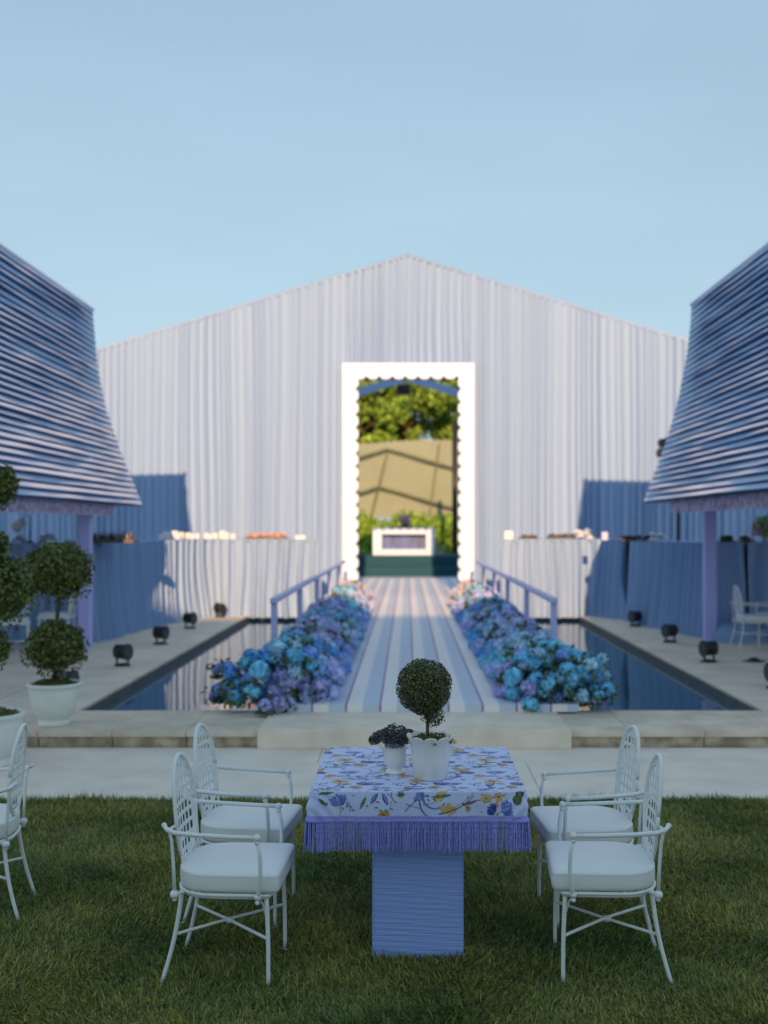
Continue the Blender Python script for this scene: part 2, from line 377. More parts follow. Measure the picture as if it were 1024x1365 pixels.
v3, f3 = blades(5000, 7.68, 7.80, 'g', .03, .075, .6, .005)
vv = np.concatenate([v1, v3]); ff = np.concatenate([f1, f3 + len(v1)])
me_g = link_mesh('grass', vv, ff, M['grass'], origin=(0, 0, 0)); stuff(me_g); tag(me_g, 'short dark green lawn grass in the shade in front of the paving', 'grass')
me_s = link_mesh('dry_grass', v2, f2, M['straw'], origin=(0, 0, 0)); stuff(me_s); tag(me_s, 'flattened olive brown dry blades lying between the green grass', 'dry grass')

# ------------------------------------------------------------------ drapes
def drape_strip(P, z0, z1, amp, wl, seed=0, dx=.03, nz=22, flare=.0, y_normal=True, ztop=None, zbot=None):
    g = np.random.default_rng(seed)
    P = np.array(P, dtype=float)                         # polyline in xy (resampled)
    seg = np.linalg.norm(np.diff(P, axis=0), axis=1); S = np.concatenate([[0], np.cumsum(seg)])
    n = int(S[-1] / dx) + 2; s = np.linspace(0, S[-1], n)
    X = np.interp(s, S, P[:, 0]); Y = np.interp(s, S, P[:, 1])
    tx = np.gradient(X, s); ty = np.gradient(Y, s); l = np.hypot(tx, ty); tx /= l; ty /= l
    nx, ny = ty, -tx                                     # outward normal
    # irregular gather: a warped coordinate gives folds of unequal width
    wd_ = wl * g.uniform(.5, 1.65, int(s[-1] / wl * 1.6) + 8); kn = np.concatenate([[0], np.cumsum(wd_)]) - wl
    amp_k = g.uniform(.45, 1.2, len(kn)); warp = np.interp(s, kn, np.arange(len(kn))) * wl
    kk = np.interp(s, kn, np.arange(len(kn))); amp_s = np.interp(kk, np.arange(len(kn)), amp_k)
    amp2 = np.interp(kk, np.arange(len(kn)), g.uniform(.1, .6, len(kn)))
    V = []
    for k in range(nz):
        t = k / (nz - 1)                                 # 0 top .. 1 bottom
        ph = warp / wl * 2 * PI + .9 * np.sin(t * 2.2 + s * .9) + .5 * np.sin(t * 5 + s * 2.1)
        A = amp * (.6 + .4 * t) * amp_s
        f = A * np.sin(ph) + amp2 * A * np.sin(2.0 * ph + 1.3 + 1.5 * t + s) + flare * t ** 2
        zt = np.full(n, z1) if ztop is None else ztop(X); zb = np.full(n, z0) if zbot is None else zbot(X)
        V.append(np.stack([X + nx * f, Y + ny * f, zt + (zb - zt) * t], 1))
    V = np.concatenate(V); return V, gridfaces(nz, n)
WY = 27.0
gz = lambda x: 8.42 - .305 * np.abs(np.asarray(x)) + .012 * np.sin(np.asarray(x) * 9)
tent = thing('marquee_tent', 'large gabled marquee with tall pale lavender gathered drapes across its front', 'tent', (0, WY, TZ))
OX0, OX1, OZ = -1.42, 1.46, 5.66
Vs = []; Fs = []; o_ = 0
for (P, z0, kw, sd) in (([(-14, WY), (OX0, WY)], TZ, dict(ztop=gz), 1), ([(OX1, WY), (14, WY)], TZ, dict(ztop=gz), 2), ([(OX0, WY + .01), (OX1, WY + .01)], OZ, dict(ztop=gz), 3)):
    V, F = drape_strip(P, z0, 8, (.062), .145, sd, nz=40, dx=.0125, **kw)
    dr = link_mesh('drape', V, F, M['drape'], tent, smooth=True)
bb = MB()
for s in (-1, 1):
    bb.tube([(0, WY + .04, 8.42), (s * 14, WY + .04, 8.42 - .305 * 14)], .05, 8)
bb.build('ridge_beam', M['drape'], tent, smooth=True)
for yy in (30.6,):
    r_ = MB()
    for s in (-1, 1):
        r_.add([(0, yy, 6.15 - .06*(yy-29.5)), (0, yy, 5.93- .06*(yy-29.5)), (s * 7, yy, 5.93 - .31 * 7- .06*(yy-29.5)), (s * 7, yy, 6.15 - .31 * 7- .06*(yy-29.5)),
                (0, yy + .15, 6.15- .06*(yy-29.5)), (0, yy + .15, 5.93- .06*(yy-29.5)), (s * 7, yy + .15, 5.93 - .31 * 7- .06*(yy-29.5)), (s * 7, yy + .15, 6.15 - .31 * 7- .06*(yy-29.5))],
               [(0, 1, 2, 3), (7, 6, 5, 4), (0, 3, 7, 4), (1, 5, 6, 2), (2, 6, 7, 3), (0, 4, 5, 1)])
        r_.box(s * 7 - .08, s * 7 + .08, yy, yy + .15, 0, 3.98- .06*(yy-29.5))
    r_.build('rafter', M['white'], tent)

# scalloped entrance frame
FY0, FY1 = 26.55, 26.80
IW = .262
fx0, fx1, fz0, fz1 = -1.53, 1.58, .24, 5.76
arch = thing('entrance_frame', 'tall bright white doorway frame with scalloped inner edge in the drape wall', 'door frame', (0, FY0, .24))
p = .305
def scal(t, dep=.115): u = (t / p) % 1.0; return dep * (max(0, 1 - abs(2 * u - 1) ** 2.6)) ** .6
def jamb(b, xo, xi, s, y0, y1, grow=0, mi=0):
    A = []; B = []; n = 16 * 14 + 1
    for i in range(n + 1):
        z = fz0 + (fz1 - .012 - fz0) * i / n; e = scal(z + .03)
        A.append((xo, z)); B.append((xi + s * (e + grow), z))
    b.strip(A, B, y0, y1, mi)
iw = IW
b = MB(); jamb(b, fx0, fx0 + iw, 1, FY0, FY1); b.build('jamb', M['white'], arch)
b = MB(); jamb(b, fx1, fx1 - iw, -1, FY0, FY1); b.build('jamb', M['white'], arch)
b = MB(); A = []; B = []
for i in range(241):
    x = fx0 + (fx1 - fx0) * i / 240; A.append((x, fz1)); B.append((x, fz1 - .26 - (scal(x + .05) if fx0 + iw < x < fx1 - iw else 0)))
b.strip(A, B, FY0 - .004, FY1 - .004); b.build('lintel', M['white'], arch)
b = MB()
b.box(fx0 + .1, fx0 + iw + .10, FY1 + .002, FY1 + .06, fz0, fz1 - .1); b.box(fx1 - iw - .10, fx1 - .1, FY1 + .002, FY1 + .06, fz0, fz1 - .1)
b.box(fx0 + iw + .10, fx1 - iw - .10, FY1 + .002, FY1 + .06, fz1 - .36, fz1 - .1); b.build('backing_trim', M['teal'], arch)

# ------------------------------------------------------------------ runway
RX0, RX1, RY0 = -1.40, 1.60, 10.5
PITCH = .3185; X0 = -.735
rw = thing('runway', 'long raised runway striped in white and pale blue leading to the white doorway', 'runway', (.1, RY0, TZ))
b = MB(); z0, z1 = .172, .24
edges = []
x = X0 - 3 * PITCH
while x < RX1:
    for (a, c, k) in ((0, .155, 1), (.155, .175, 2), (.175, PITCH, 0)):
        u0, u1 = max(x + a, RX0), min(x + c, RX1)
        if u1 > u0 + .001: edges.append((u0, u1, k))
    x += PITCH
for (u0, u1, k) in edges:
    b.add([(u0, RY0, z0), (u1, RY0, z0), (u1, RY0, z1), (u0, RY0, z1), (u0, 36, z1), (u1, 36, z1)], [(0, 1, 2, 3), (3, 2, 5, 4)], k)
b.build('striped_top', [M['runway_white'], M['runway_blue'], M['runway_plum']], rw)
b = MB(); b.box(RX0 + .002, RX1 - .002, PY0 + .05, 36, .02, z1 - .004); b.box(RX0 + .002, RX1 - .002, RY0 + .004, PY0 + .06, .173, z1 - .004)
b.build('platform', M['rail'], rw)
b = MB(); b.box(-9, 9, 27.7, 60, -.02, .15); struct(b.build('lounge_floor', M['stage_floor']))

# hand rails
for s, X, lab in ((-1, -1.42, 'lavender handrail with square posts along the left side of the runway'), (1, 1.56, 'lavender handrail with square posts along the right side of the runway')):
    h = thing('handrail', lab, 'handrail', (X, 12, .24))
    ys = [12, 14.85, 17.7, 20.5, 23.4] if s < 0 else [12, 14.7, 17.5, 20.2, 22.9]
    for y in ys:
        b = MB(); b.box(X - .032, X + .032, y - .032, y + .032, .236, 1.085, bev=.006); b.build('post', M['rail'], h)
    b = MB(); b.box(X - .035, X + .035, 11.93, 25.4, 1.085, 1.145, bev=.008); b.build('top_rail', M['rail'], h)

# ------------------------------------------------------------------ hydrangea banks
def bloom_mesh(seed, nf=125):
    g = np.random.default_rng(seed); V = []; F = []
    i = np.arange(nf) + .5; ph = np.arccos(1 - 2 * i / nf * .86); th = PI * (1 + 5 ** .5) * i
    d = np.stack([np.cos(th) * np.sin(ph), np.sin(th) * np.sin(ph), np.cos(ph)], 1)
    v = []; f = []
    for k in range(nf):
        n = d[k] + g.normal(0, .36, 3); n /= np.linalg.norm(n); t = np.cross(n, [.3, .5, .8]); t /= np.linalg.norm(t); b_ = np.cross(n, t)
        a0 = g.uniform(0, 6.28); c = d[k] * (.88 + .12 * g.random()) * np.array([1, 1, .85]); base = len(v)
        v.append(c - n * .02)
        for q in range(4):
            a = a0 + q * PI / 2; u = t * math.cos(a) + b_ * math.sin(a); w_ = -t * math.sin(a) + b_ * math.cos(a); s = .195 * g.uniform(.75, 1.25)
            v += [c + u * s * .55 + w_ * s * .45 + n * .02, c + u * s * 1.05 + w_ * s * .18 + n * .015, c + u * s * 1.05 - w_ * s * .18 + n * .015, c + u * s * .55 - w_ * s * .45 + n * .02]
            j = base + 1 + q * 4; f.append((base, j, j + 1, j + 2)); f.append((base, j + 2, j + 3))
    mb = MB(); mb.v = [tuple(x) for x in v]; mb.f = f; mb.m = [0] * len(f)
    mb.ball((0, 0, 0), .6, 10, 6)
    return mb
bm_src = [bloom_mesh(100 + k) for k in range(4)]
bloom_me = []
for k, mb in enumerate(bm_src):
    me = bpy.data.meshes.new('bloom'); me.from_pydata(mb.v, [], mb.f); me.update(); me.materials.append(M['blooms'][0]); bloom_me.append(me)
def bank(side, label):
    g = random.Random(5 + side)
    if side < 0: inner, outer = -.76, -1.42
    else: inner, outer = .95, 1.62
    root = thing('hydrangea_bank', label, 'flower bank', ((inner + outer) / 2, 11, .24), 'flower banks along the runway')
    ox, oy, oz = root.location
    pts = []
    def surf(y, u):                       # u 0 inner edge .. 1 outer edge ; dome section
        x = inner + (outer - inner) * u + .06 * side * math.sin(y * 2.1) * (1 - u)
        z = .24 + .43 * math.sin(PI * min(1, .10 + .62 * u)) ** .8 + .05 * math.sin(y * 3.1 + u * 4)
        return x, z
    y = 10.75
    while y < 24.5:
        n = 6
        for q in range(n):
            u = (q + g.uniform(.1, .9)) / n * 1.1
            x, z = surf(y, u); r = g.uniform(.05, .10)
            pts.append([x + g.uniform(-.03, .03), y + g.uniform(-.07, .07), z - .03 + g.uniform(-.04, .04), r])
        if g.random() < .9:
            pts.append([outer + side * g.uniform(.05, .16), y, g.uniform(.2, .5), g.uniform(.07, .09)])
        pts.append([inner - side * g.uniform(-.02, .05), y + .05, .27 + g.uniform(0, .1), g.uniform(.06, .09)])
        y += .155
    # front cascade: spills over the coping corner toward the lawn and over the water
    fr = []
    for q in range(58 if side < 0 else 78):
        a = g.random(); bb_ = g.random()
        x = (inner + side * .02) + side * a * (1.08 if side < 0 else .97)
        yy = 10.62 - .32 * math.sin(PI * min(1, a * 1.15)) * bb_ + g.uniform(0, .5)
        top = .22 + (.44 * math.sin(PI * min(1, .25 + a * .55)) if a < .8 else .32)
        z = .24 + (top - .2) * (1 - bb_) + g.uniform(-.03, .03)
        tq = (side > 0 and x > 1.25) or (side < 0 and a > .75)
        fr.append([x, yy, z, g.uniform(.05, .075) if tq else g.uniform(.07, .10)])
    if side > 0: fr += [[1.80, 11.3, .52, .085], [1.86, 11.2, .42, .08], [1.91, 11.3, .30, .085], [1.75, 11.2, .38, .09], [1.96, 11.25, .24, .07], [1.72, 11.5, .55, .07]]
    else: fr += [[-1.80, 11.0, .30, .09], [-1.72, 11.1, .43, .085], [-1.84, 11.15, .20, .085], [-1.62, 11.2, .52, .08], [-1.70, 10.95, .22, .08], [-1.88, 10.95, .24, .06]]
    pts = fr + pts
    pts.sort(key=lambda p_: p_[1])
    def colour(p_):
        x, y, z, r = p_
        if y > 22.3: return M['bloom_pink'] if g.random() < .6 else M['blooms'][3]
        zone = math.sin(y * 1.9 + x * 3.1 * side) + .8 * math.sin(y * .7 + 5 * x) + g.uniform(-.9, .9)
        if side > 0 and y < 11.6:
            return M['blooms'][g.choice([1, 1, 5, 0])] if x > 1.25 else M['blooms'][g.choice([2, 2, 6, 1])]
        if side < 0 and y < 11.6:
            return M['blooms'][g.choice([0, 4, 0, 1])] if x < -1.35 else (M['blooms'][g.choice([2, 2, 3, 6])] if z < .5 else M['blooms'][g.choice([0, 1, 5])])
        if zone > .9: return M['blooms'][g.choice([1, 5, 1])]
        if zone > 0: return M['blooms'][g.choice([0, 4, 3])]
        if zone > -.9: return M['blooms'][g.choice([2, 3, 0])]
        return M['blooms'][g.choice([6, 3, 5])]
    for p_ in pts[:100]:
        o = bpy.data.objects.new('bloom', g.choice(bloom_me)); col.objects.link(o); o.parent = root
        o.location = (p_[0] - ox, p_[1] - oy, p_[2] - oz); o.scale = (p_[3] * g.uniform(.85, 1.1), p_[3] * g.uniform(.85, 1.1), p_[3] * g.uniform(.8, 1.15))
        o.rotation_euler = (g.uniform(-.9, .5), g.uniform(-.6, .6) + side * .2, g.uniform(0, 6.28))
        o.material_slots[0].link = 'OBJECT'; o.material_slots[0].material = colour(p_)
    mats = M['blooms'] + [M['bloom_pink']]; V = []; F = []; MI = []; off = 0
    for p_ in pts[100:]:
        s = g.choice(bm_src); Rm = Matrix.Rotation(g.uniform(0, 6.28), 3, 'Z') @ Matrix.Rotation(g.uniform(-.9, .4), 3, 'X')
        v = np.array(s.v) @ np.array(Rm).T * p_[3] + np.array(p_[:3]); V.append(v)
        F += [tuple(i + off for i in f) for f in s.f]; MI += [mats.index(colour(p_))] * len(s.f); off += len(v)
    o = link_mesh('far_blooms', np.concatenate(V), F, mats, root, mi=MI); stuff(o)
    # leaves in the gaps, following the same dome, and a filling core
    n = 7500; c = []
    for q in range(n):
        y = 10.7 + 13.6 * g.random() ** 1.3; u = g.random() * 1.15; x, z = surf(y, u); c.append((x, y, z + .035 - g.uniform(0.0, .10)))
    for q in range(1100):
        f_ = g.choice(fr); c.append((f_[0] + g.gauss(0, .05), f_[1] + g.gauss(0, .05) - .03, max(.19, f_[2] - .03 + g.gauss(0, .05))))
    c = np.array(c); v, f = leaf_quads(c, np.tile([side * .2, -.5, .8], (len(c), 1)), rng.uniform(.02, .045, len(c)), .5, .6)
    link_mesh('leaves', v, f, M['flower_leaf'], root)
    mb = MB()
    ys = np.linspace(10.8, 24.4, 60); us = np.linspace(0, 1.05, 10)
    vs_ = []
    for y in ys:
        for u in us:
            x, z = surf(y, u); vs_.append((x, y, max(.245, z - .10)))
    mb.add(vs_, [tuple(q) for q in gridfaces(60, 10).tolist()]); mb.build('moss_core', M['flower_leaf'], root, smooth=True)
bank(-1, 'bank of blue, turquoise and lilac hydrangeas along the left side of the runway')
bank(1, 'bank of turquoise and lilac hydrangeas along the right side of the runway')

# ------------------------------------------------------------------ bar counters
def counter(label, P, depth_dir, z1=1.65, seed=1, legs=(), grp='draped bar counters on the terrace', zb=TZ - .02):
    P = [Vector((x, y, 0)) for x, y in P]
    # round the corner
    Q = []
    for i in range(len(P) - 1):
        for k in range(8): Q.append(P[i].lerp(P[i + 1], k / 8))
    Q.append(P[-1])
    for it in range(4):
        Q = [Q[0]] + [(Q[i - 1] + Q[i] * 2 + Q[i + 1]) / 4 for i in range(1, len(Q) - 1)] + [Q[-1]]
    root = thing('bar_counter', label, 'bar counter', (Q[len(Q) // 2].x, Q[len(Q) // 2].y, TZ), grp)
    V, F = drape_strip([(q.x, q.y) for q in Q], zb, z1, .10, .21, seed, nz=18, dx=.018, flare=.10)
    link_mesh('skirt', V, F, M['drape'], root, smooth=True)
    b = MB(); n = len(Q); dd = Vector(depth_dir + (0,))
    vs_ = [(q.x, q.y, z1 + .004) for q in Q] + [((q + dd).x, (q + dd).y, z1 + .004) for q in Q] + [(q.x, q.y, z1 - .03) for q in Q] + [((q + dd).x, (q + dd).y, z1 - .03) for q in Q]
    fs = []
    for i in range(n - 1):
        fs += [(i, i + 1, n + i + 1, n + i), (2 * n + i, 3 * n + i, 3 * n + i + 1, 2 * n + i + 1), (n + i, n + i + 1, 3 * n + i + 1, 3 * n + i), (i, 2 * n + i, 2 * n + i + 1, i + 1)]
    b.add(vs_, fs); b.build('counter_top', M['drape'], root)
    for (x, y) in legs:
        b = MB(); b.box(x - .045, x + .045, y - .04, y + .04, -.2, .14); b.build('support_leg', M['step'], root)
    V, F = drape_strip([((q + dd * .98).x, (q + dd * .98).y) for q in Q], zb, z1 - .04, .02, .3, seed + 9, nz=4, dx=.08)
    link_mesh('back_panel', V, F, M['lining'], root)
    return root
counter('lavender draped bar left of the doorway with candles and orange canapes on top', [(-6.05, 16.75), (-5.0, 16.75), (-4.84, 16.9), (-4.72, 17.9), (-4.5, 19.9), (-3.95, 21.9), (-3.5, 22.2), (-1.68, 22.2)], (-.25, .8), seed=3, legs=[((345 - VX) * 21.9 / FPX, 22.5)], zb=.11)
counter('lavender draped bar right of the doorway with a white box on its inner end', [(1.84, 22.2), (3.3, 22.2), (3.75, 22.05), (4.12, 21.1)], (.25, .8), seed=5, legs=[((701 - VX) * 21.9 / FPX, 22.5)], zb=.11)
counter('shaded blue draped bar under the right canopy between doorway bar and lavender post', [(4.16, 21.0), (4.5, 18.9), (4.74, 17.7), (4.9, 17.5), (5.25, 17.5)], (.5, .7), seed=7)
counter('shaded draped bar behind the white chairs on the right terrace', [(5.28, 17.5), (7.2, 17.5), (9.2, 17.5)], (0.02, .8), seed=8)

b = MB(); cx_, cy_ = 5.0, 17.12; pr_ = []
for i in range(9):
    for j in range(28):
        th = 2 * PI * j / 28; t_ = i / 8; rr_ = .34 * math.cos(t_ * PI / 2) ** .6 * (1 + .14 * math.sin(3 * th + i * .4) + .09 * math.sin(7 * th + i)) + .004
        pr_.append((cx_ + rr_ * 1.25 * math.cos(th), cy_ + rr_ * .7 * math.sin(th), TZ + .26 * math.sin(t_ * PI / 2) * (1 + .1 * math.sin(5 * th))))
b.add(pr_, [tuple(q) for q in gridfaces(9, 28, True).tolist()])
tag(b.build('bundled_cloth', M['drape'], origin=(cx_, cy_, TZ), smooth=True), 'heap of blue cloth on the floor behind the white chair right of the lavender post', 'cloth')

# things on the bars
BZ = 1.654
def cup():
    b = MB(); b.lathe((0, 0, 0), [(0, 0), (.05, 0), (.058, .02), (.058, .10), (.052, .105), (.048, .09), (0, .085)], 16)
    return b
cups = []
cp = cup().build('candle_cup', M['candle'], origin=(0, 0, 0)); tag(cp, 'white candle cups in a row on the bar left of the doorway', 'candle cup', 'white candle cups on the left bar')
first = True
for i, px in enumerate([216, 222, 233, 237, 242, 252, 257, 263, 276, 281, 287, 297, 302, 311]):
    d = 22.1 if px > 240 else 21.6
    o = cp if first else cp.copy()
    if not first: col.objects.link(o)
    first = False; x, y, z = at(px, 720, d + .25 + (i % 3) * .1); sc = random.uniform(.85, 1.35); o.location = (x, y, BZ); o.scale = (sc, sc, sc * random.uniform(.8, 1.3))
def food_tray(px0, px1, d, lab, tall, mats, n=40, seed=0, cover=None):
    g = random.Random(seed); x0 = (px0 - VX) * d / FPX; x1 = (px1 - VX) * d / FPX; xm = (x0 + x1) / 2
    t = thing('serving_tray', lab, 'serving tray', (xm, d, BZ))
    b = MB(); b.box(x0, x1, d - .14, d + .14, BZ, BZ + .03, bev=.012); b.build('tray', M['tray'], t)
    b = MB()
    for i in range(n):
        x = g.uniform(x0 + .04, x1 - .04); y = g.uniform(d - .1, d + .1); r = g.uniform(.018, .035); b.ball((x, y, BZ + .03 + r * .8 + g.uniform(0, tall)), r, 8, 5, sz=g.uniform(.7, 1.2))
    b.build('canapes', mats, t, smooth=True)
food_tray(327, 384, 22.4, 'low tray of orange canapes on the left bar', .05, M['food_orange'], 70, 1)
food_tray(692, 718, 22.45, 'flat dark tray beside the white box on the right bar', .0, M['tray'], 20, 2)
food_tray(729, 768, 22.4, 'dark tray of brown canapes in the middle of the right doorway bar', .03, M['tray'], 50, 3)
food_tray(826, 868, 18.9, 'long dark tray on the shaded right bar', .02, M['black'], 50, 4)
food_tray(958, 978, 17.75, 'short dark tray on the bar behind the right chairs', .03, M['black'], 30, 5)
food_tray(985, 998, 17.85, 'small dark tray near the flowers on the far right bar', .03, M['black'], 20, 6)
t = thing('glass_crate', 'cluster of dark bottles and glasses packed on the left end of the bar', 'bottle crate', (-5.0 + .3, 17.2, BZ))
g = random.Random(3); b = MB(); x0, x1 = (120 - VX) * 17.2 / FPX, (180 - VX) * 17.2 / FPX
b.box(x0, x1, 17.1, 17.4, BZ, BZ + .05); b.build('crate', M['tray'], t)
b = MB(); b2 = MB()
for i in range(26):
    x = x0 + .03 + (x1 - x0 - .06) * i / 25; y = 17.14 + g.uniform(0, .2)
    (b if i % 3 else b2).lathe((x, y, BZ + .05), [(.018, 0), (.02, .01), (.02, g.uniform(.04, .07)), (.008, .08), (.008, g.uniform(.09, .12)), (0, .12)], 8)
b.build('bottles', M['bottle'], t, smooth=True); b2.build('glasses', M['glass'], t, smooth=True)
def small_box(px, d, w_, h, lab, m, cat='box', nm='card_box'):
    x = (px - VX) * d / FPX; b = MB(); b.box(x - w_ / 2, x + w_ / 2, d - w_ / 3, d + w_ / 3, BZ, BZ + h, bev=.008)
    b.box(x - w_ / 2 - .004, x + w_ / 2 + .004, d - w_ / 3 - .004, d + w_ / 3 + .004, BZ + h * .8, BZ + h * .8 + .012)
    return tag(b.build(nm, m, origin=(x, d, BZ)), lab, cat)
small_box(678, 22.4, .17, .16, 'bright white box on the inner end of the right doorway bar', M['candle'])
small_box(401, 22.4, .20, .07, 'low white box alone near the inner end of the left bar', M['candle'])
small_box(806, 20.2, .11, .15, 'small pale box standing at the corner where the right bars meet', M['rail'])
def napkins(px, d, lab, s=1.0):
    x = (px - VX) * d / FPX; b = MB(); g = random.Random(px)
    for i in range(9):
        a = g.uniform(0, PI); xx = x + g.uniform(-.1, .1) * s; c, s_ = math.cos(a) * .07 * s, math.sin(a) * .07 * s; z = BZ + .003 + i * .011 * s
        b.add([(xx - c, d - s_, z), (xx + s_, d - c, z + .004), (xx + c, d + s_, z), (xx - s_, d + c, z + .02 * s), (xx, d, z + .045 * s)], [(0, 1, 4), (1, 2, 4), (2, 3, 4), (3, 0, 4), (3, 2, 1, 0)])
    tag(b.build('napkin_stack', M['candle'], origin=(x, d, BZ)), lab, 'napkins')
napkins(779, 22.3, 'heap of white folded napkins on the outer end of the right doorway bar', 1.6)
napkins(879, 18.6, 'heap of white folded napkins on the shaded right bar left of the post', 1.2)
napkins(1000, 17.9, 'white napkins beside the pink flowers on the far right bar', 1.1)
napkins(62, 17.1, 'white napkins on the shaded left bar above the two ball topiary', 1.2)
napkins(25, 17.0, 'white napkins under the small lamp near the left edge', 1.0)
# desk lamp on the far left bar and pink flowers on the far right bar
t = thing('carving_lamp', 'small grey shaded lamp on a thin arm over the shaded left bar', 'lamp', at(40, 722, 17.2)[:2] + (BZ,))
x = (40 - VX) * 17.2 / FPX; b = MB(); b.lathe((x, 17.2, BZ), [(0, 0), (.06, 0), (.06, .02), (.012, .03), (.01, .2)], 12); b.tube([(x, 17.2, BZ), (x, 17.2, BZ + .40), (x - .06, 17.2, BZ + .42)], .008, 6); b.build('arm', M['black'], t, smooth=True)
b = MB(); xl = (26 - VX) * 17.2 / FPX; zc = CAMZ + (702 - 699) * 17.2 / FPX
b.tube([(xl - .08, 17.2, zc - .07), (xl + .08, 17.2, zc + .06)], [.085, .055], 14); b.build('lamp_shade', M['urn'], t, smooth=True)
t = thing('flower_vase', 'pink and green flowers at the right edge on the far right bar', 'flowers', at(1020, 722, 17.9)[:2] + (BZ,))
x = (1020 - VX) * 17.9 / FPX; b = MB(); b.lathe((x, 17.9, BZ), [(0, 0), (.05, 0), (.06, .1), (.045, .14)], 14); b.build('vase', M['urn'], t, smooth=True)
c, nn = blob_pts(260, (x, 17.9, BZ + .25), .18, .5, seed=4); v, f = leaf_quads(c, nn, rng.uniform(.03, .05, 260)); link_mesh('leaves', v, f, M['hedge_leaf'], t)
c, nn = blob_pts(160, (x - .12, 17.85, BZ + .2), .12, .5, seed=5); v, f = leaf_quads(c, nn, rng.uniform(.02, .04, 160)); link_mesh('petals', v, f, M['pink'], t)

# ------------------------------------------------------------------ canopies (pagoda roofs of stacked flounces)
def canopy(side, label):
    if side < 0: prof = [(-5.12, 5.42), (-5.08, 4.95), (-5.05, 4.60), (-4.92, 3.88), (-4.67, 3.14), (-4.30, 2.23)]
    else: prof = [(4.50, 5.40), (4.47, 4.95), (4.42, 4.58), (4.28, 3.86), (4.06, 3.14), (3.73, 2.27)]
    yend = 18.3 if side < 0 else 17.8; y0 = 10.9
    root = thing('canopy_pavilion', label, 'canopy', (prof[0][0], yend - .9, TZ), 'striped canopy pavilions beside the pool')
    zz = np.array([q[1] for q in prof])[::-1]; xx = np.array([q[0] for q in prof])[::-1]
    # smooth the profile
    ts = np.linspace(zz[0], zz[-1], 60); xs_ = np.interp(ts, zz, xx); k = np.ones(9) / 9
    xs2 = np.convolve(np.pad(xs_, 4, mode='reflect', reflect_type='odd'), k, 'valid')
    pf = lambda z: np.interp(z, ts, xs2)
    n = 90; ys = np.linspace(y0, yend, n); rows = 34; V = []; MI = []; nr = 0
    z_top, z_bot = prof[0][1], prof[-1][1]
    out = 1 if side < 0 else -1                       # toward the pool
    g = np.random.default_rng(20 + side)
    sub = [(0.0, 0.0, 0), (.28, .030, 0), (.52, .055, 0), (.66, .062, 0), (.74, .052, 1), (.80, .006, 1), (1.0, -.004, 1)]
    taper = np.clip((yend - ys) / 1.2, .12, 1)
    for r in range(rows):
        wob = .6 * (.2 * np.sin(ys * .9 + g.uniform(0, 6)) + .25 * np.sin(ys * 2.3 + g.uniform(0, 6)) + .12 * np.sin(ys * 6.1 + g.uniform(0, 6)))
        sag = .07 * np.sin((ys - y0) / (yend - y0) * PI) 
        br = g.uniform(.7, 1.15) + .28 * np.sin(ys * g.uniform(.6, 1.6) + g.uniform(0, 6)) + .10 * np.sin(ys * 4.3 + g.uniform(0, 6))
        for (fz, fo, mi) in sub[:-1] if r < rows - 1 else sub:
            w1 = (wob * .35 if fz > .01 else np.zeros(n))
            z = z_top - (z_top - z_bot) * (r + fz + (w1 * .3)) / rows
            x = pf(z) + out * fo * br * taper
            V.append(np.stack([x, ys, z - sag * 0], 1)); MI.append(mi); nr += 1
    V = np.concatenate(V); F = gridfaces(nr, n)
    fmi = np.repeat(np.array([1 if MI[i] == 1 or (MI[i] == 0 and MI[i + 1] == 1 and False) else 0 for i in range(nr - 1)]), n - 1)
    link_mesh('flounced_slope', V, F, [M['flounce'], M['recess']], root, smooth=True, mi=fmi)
    # flat top, far slope and far end
    W = 4.6; xo = prof[0][0] - out * W
    b = MB(); b.add([(prof[0][0], y0, z_top), (prof[0][0], yend, z_top), (xo, yend, z_top - .1), (xo, y0, z_top - .1)], [(0, 1, 2, 3)])
    b.tube([(prof[0][0], y0, z_top + .01), (prof[0][0], yend, z_top + .01)], .035, 8)
    pr2 = [(xo - (q[0] - prof[0][0]), q[1]) for q in prof]
    for i in range(len(prof) - 1):
        b.add([(pr2[i][0], y0, pr2[i][1] - .1), (pr2[i][0], yend, pr2[i][1] - .1), (pr2[i + 1][0], yend, pr2[i + 1][1] - .1), (pr2[i + 1][0], y0, pr2[i + 1][1] - .1)], [(0, 1, 2, 3)])
    b.build('roof_sheet', M['flounce'], root)
    for ye in (yend - .02, y0 + .02):
        b = MB()
        ring = [(q[0] - out * .02, ye, q[1]) for q in prof[::-1]] + [(q[0], ye, q[1] - .1) for q in pr2]
        m_ = len(prof)
        for i in range(m_ - 1):
            b.add([ring[i], ring[i + 1], ring[2 * m_ - 2 - i], ring[2 * m_ - 1 - i]], [(0, 1, 2, 3)])
        b.build('end_gable', M['flounce'], root)
    # lining under the slope and valance
    b = MB(); xe, ze = prof[-1]
    V2 = []
    for q in range(12):
        z = z_top - .05 - (z_top - z_bot - .06) * q / 11; x = pf(z) - out * .05
        V2.append(np.stack([np.full(n, x), ys, np.full(n, z)], 1))
    link_mesh('lining', np.concatenate(V2), gridfaces(12, n), M['lining'], root, smooth=True)
    V3, F3 = drape_strip([(xe - out * .1, y0 + .1), (xe - out * .1, yend - 1.4)] if side < 0 else [(xe - out * .1, yend - 1.4), (xe - out * .1, y0 + .1)], ze - .17, ze + .02, .012, .1, 3, nz=4, dx=.04)
    link_mesh('valance', V3, F3, M['valance'], root, smooth=True)
    posts = ((-4.62, 16.15), (-4.62, 11.6), (-9.2, 16.15), (-9.2, 11.6)) if side < 0 else ((4.62, 17.2), (4.95, 11.6), (8.7, 17.2), (8.7, 11.6))
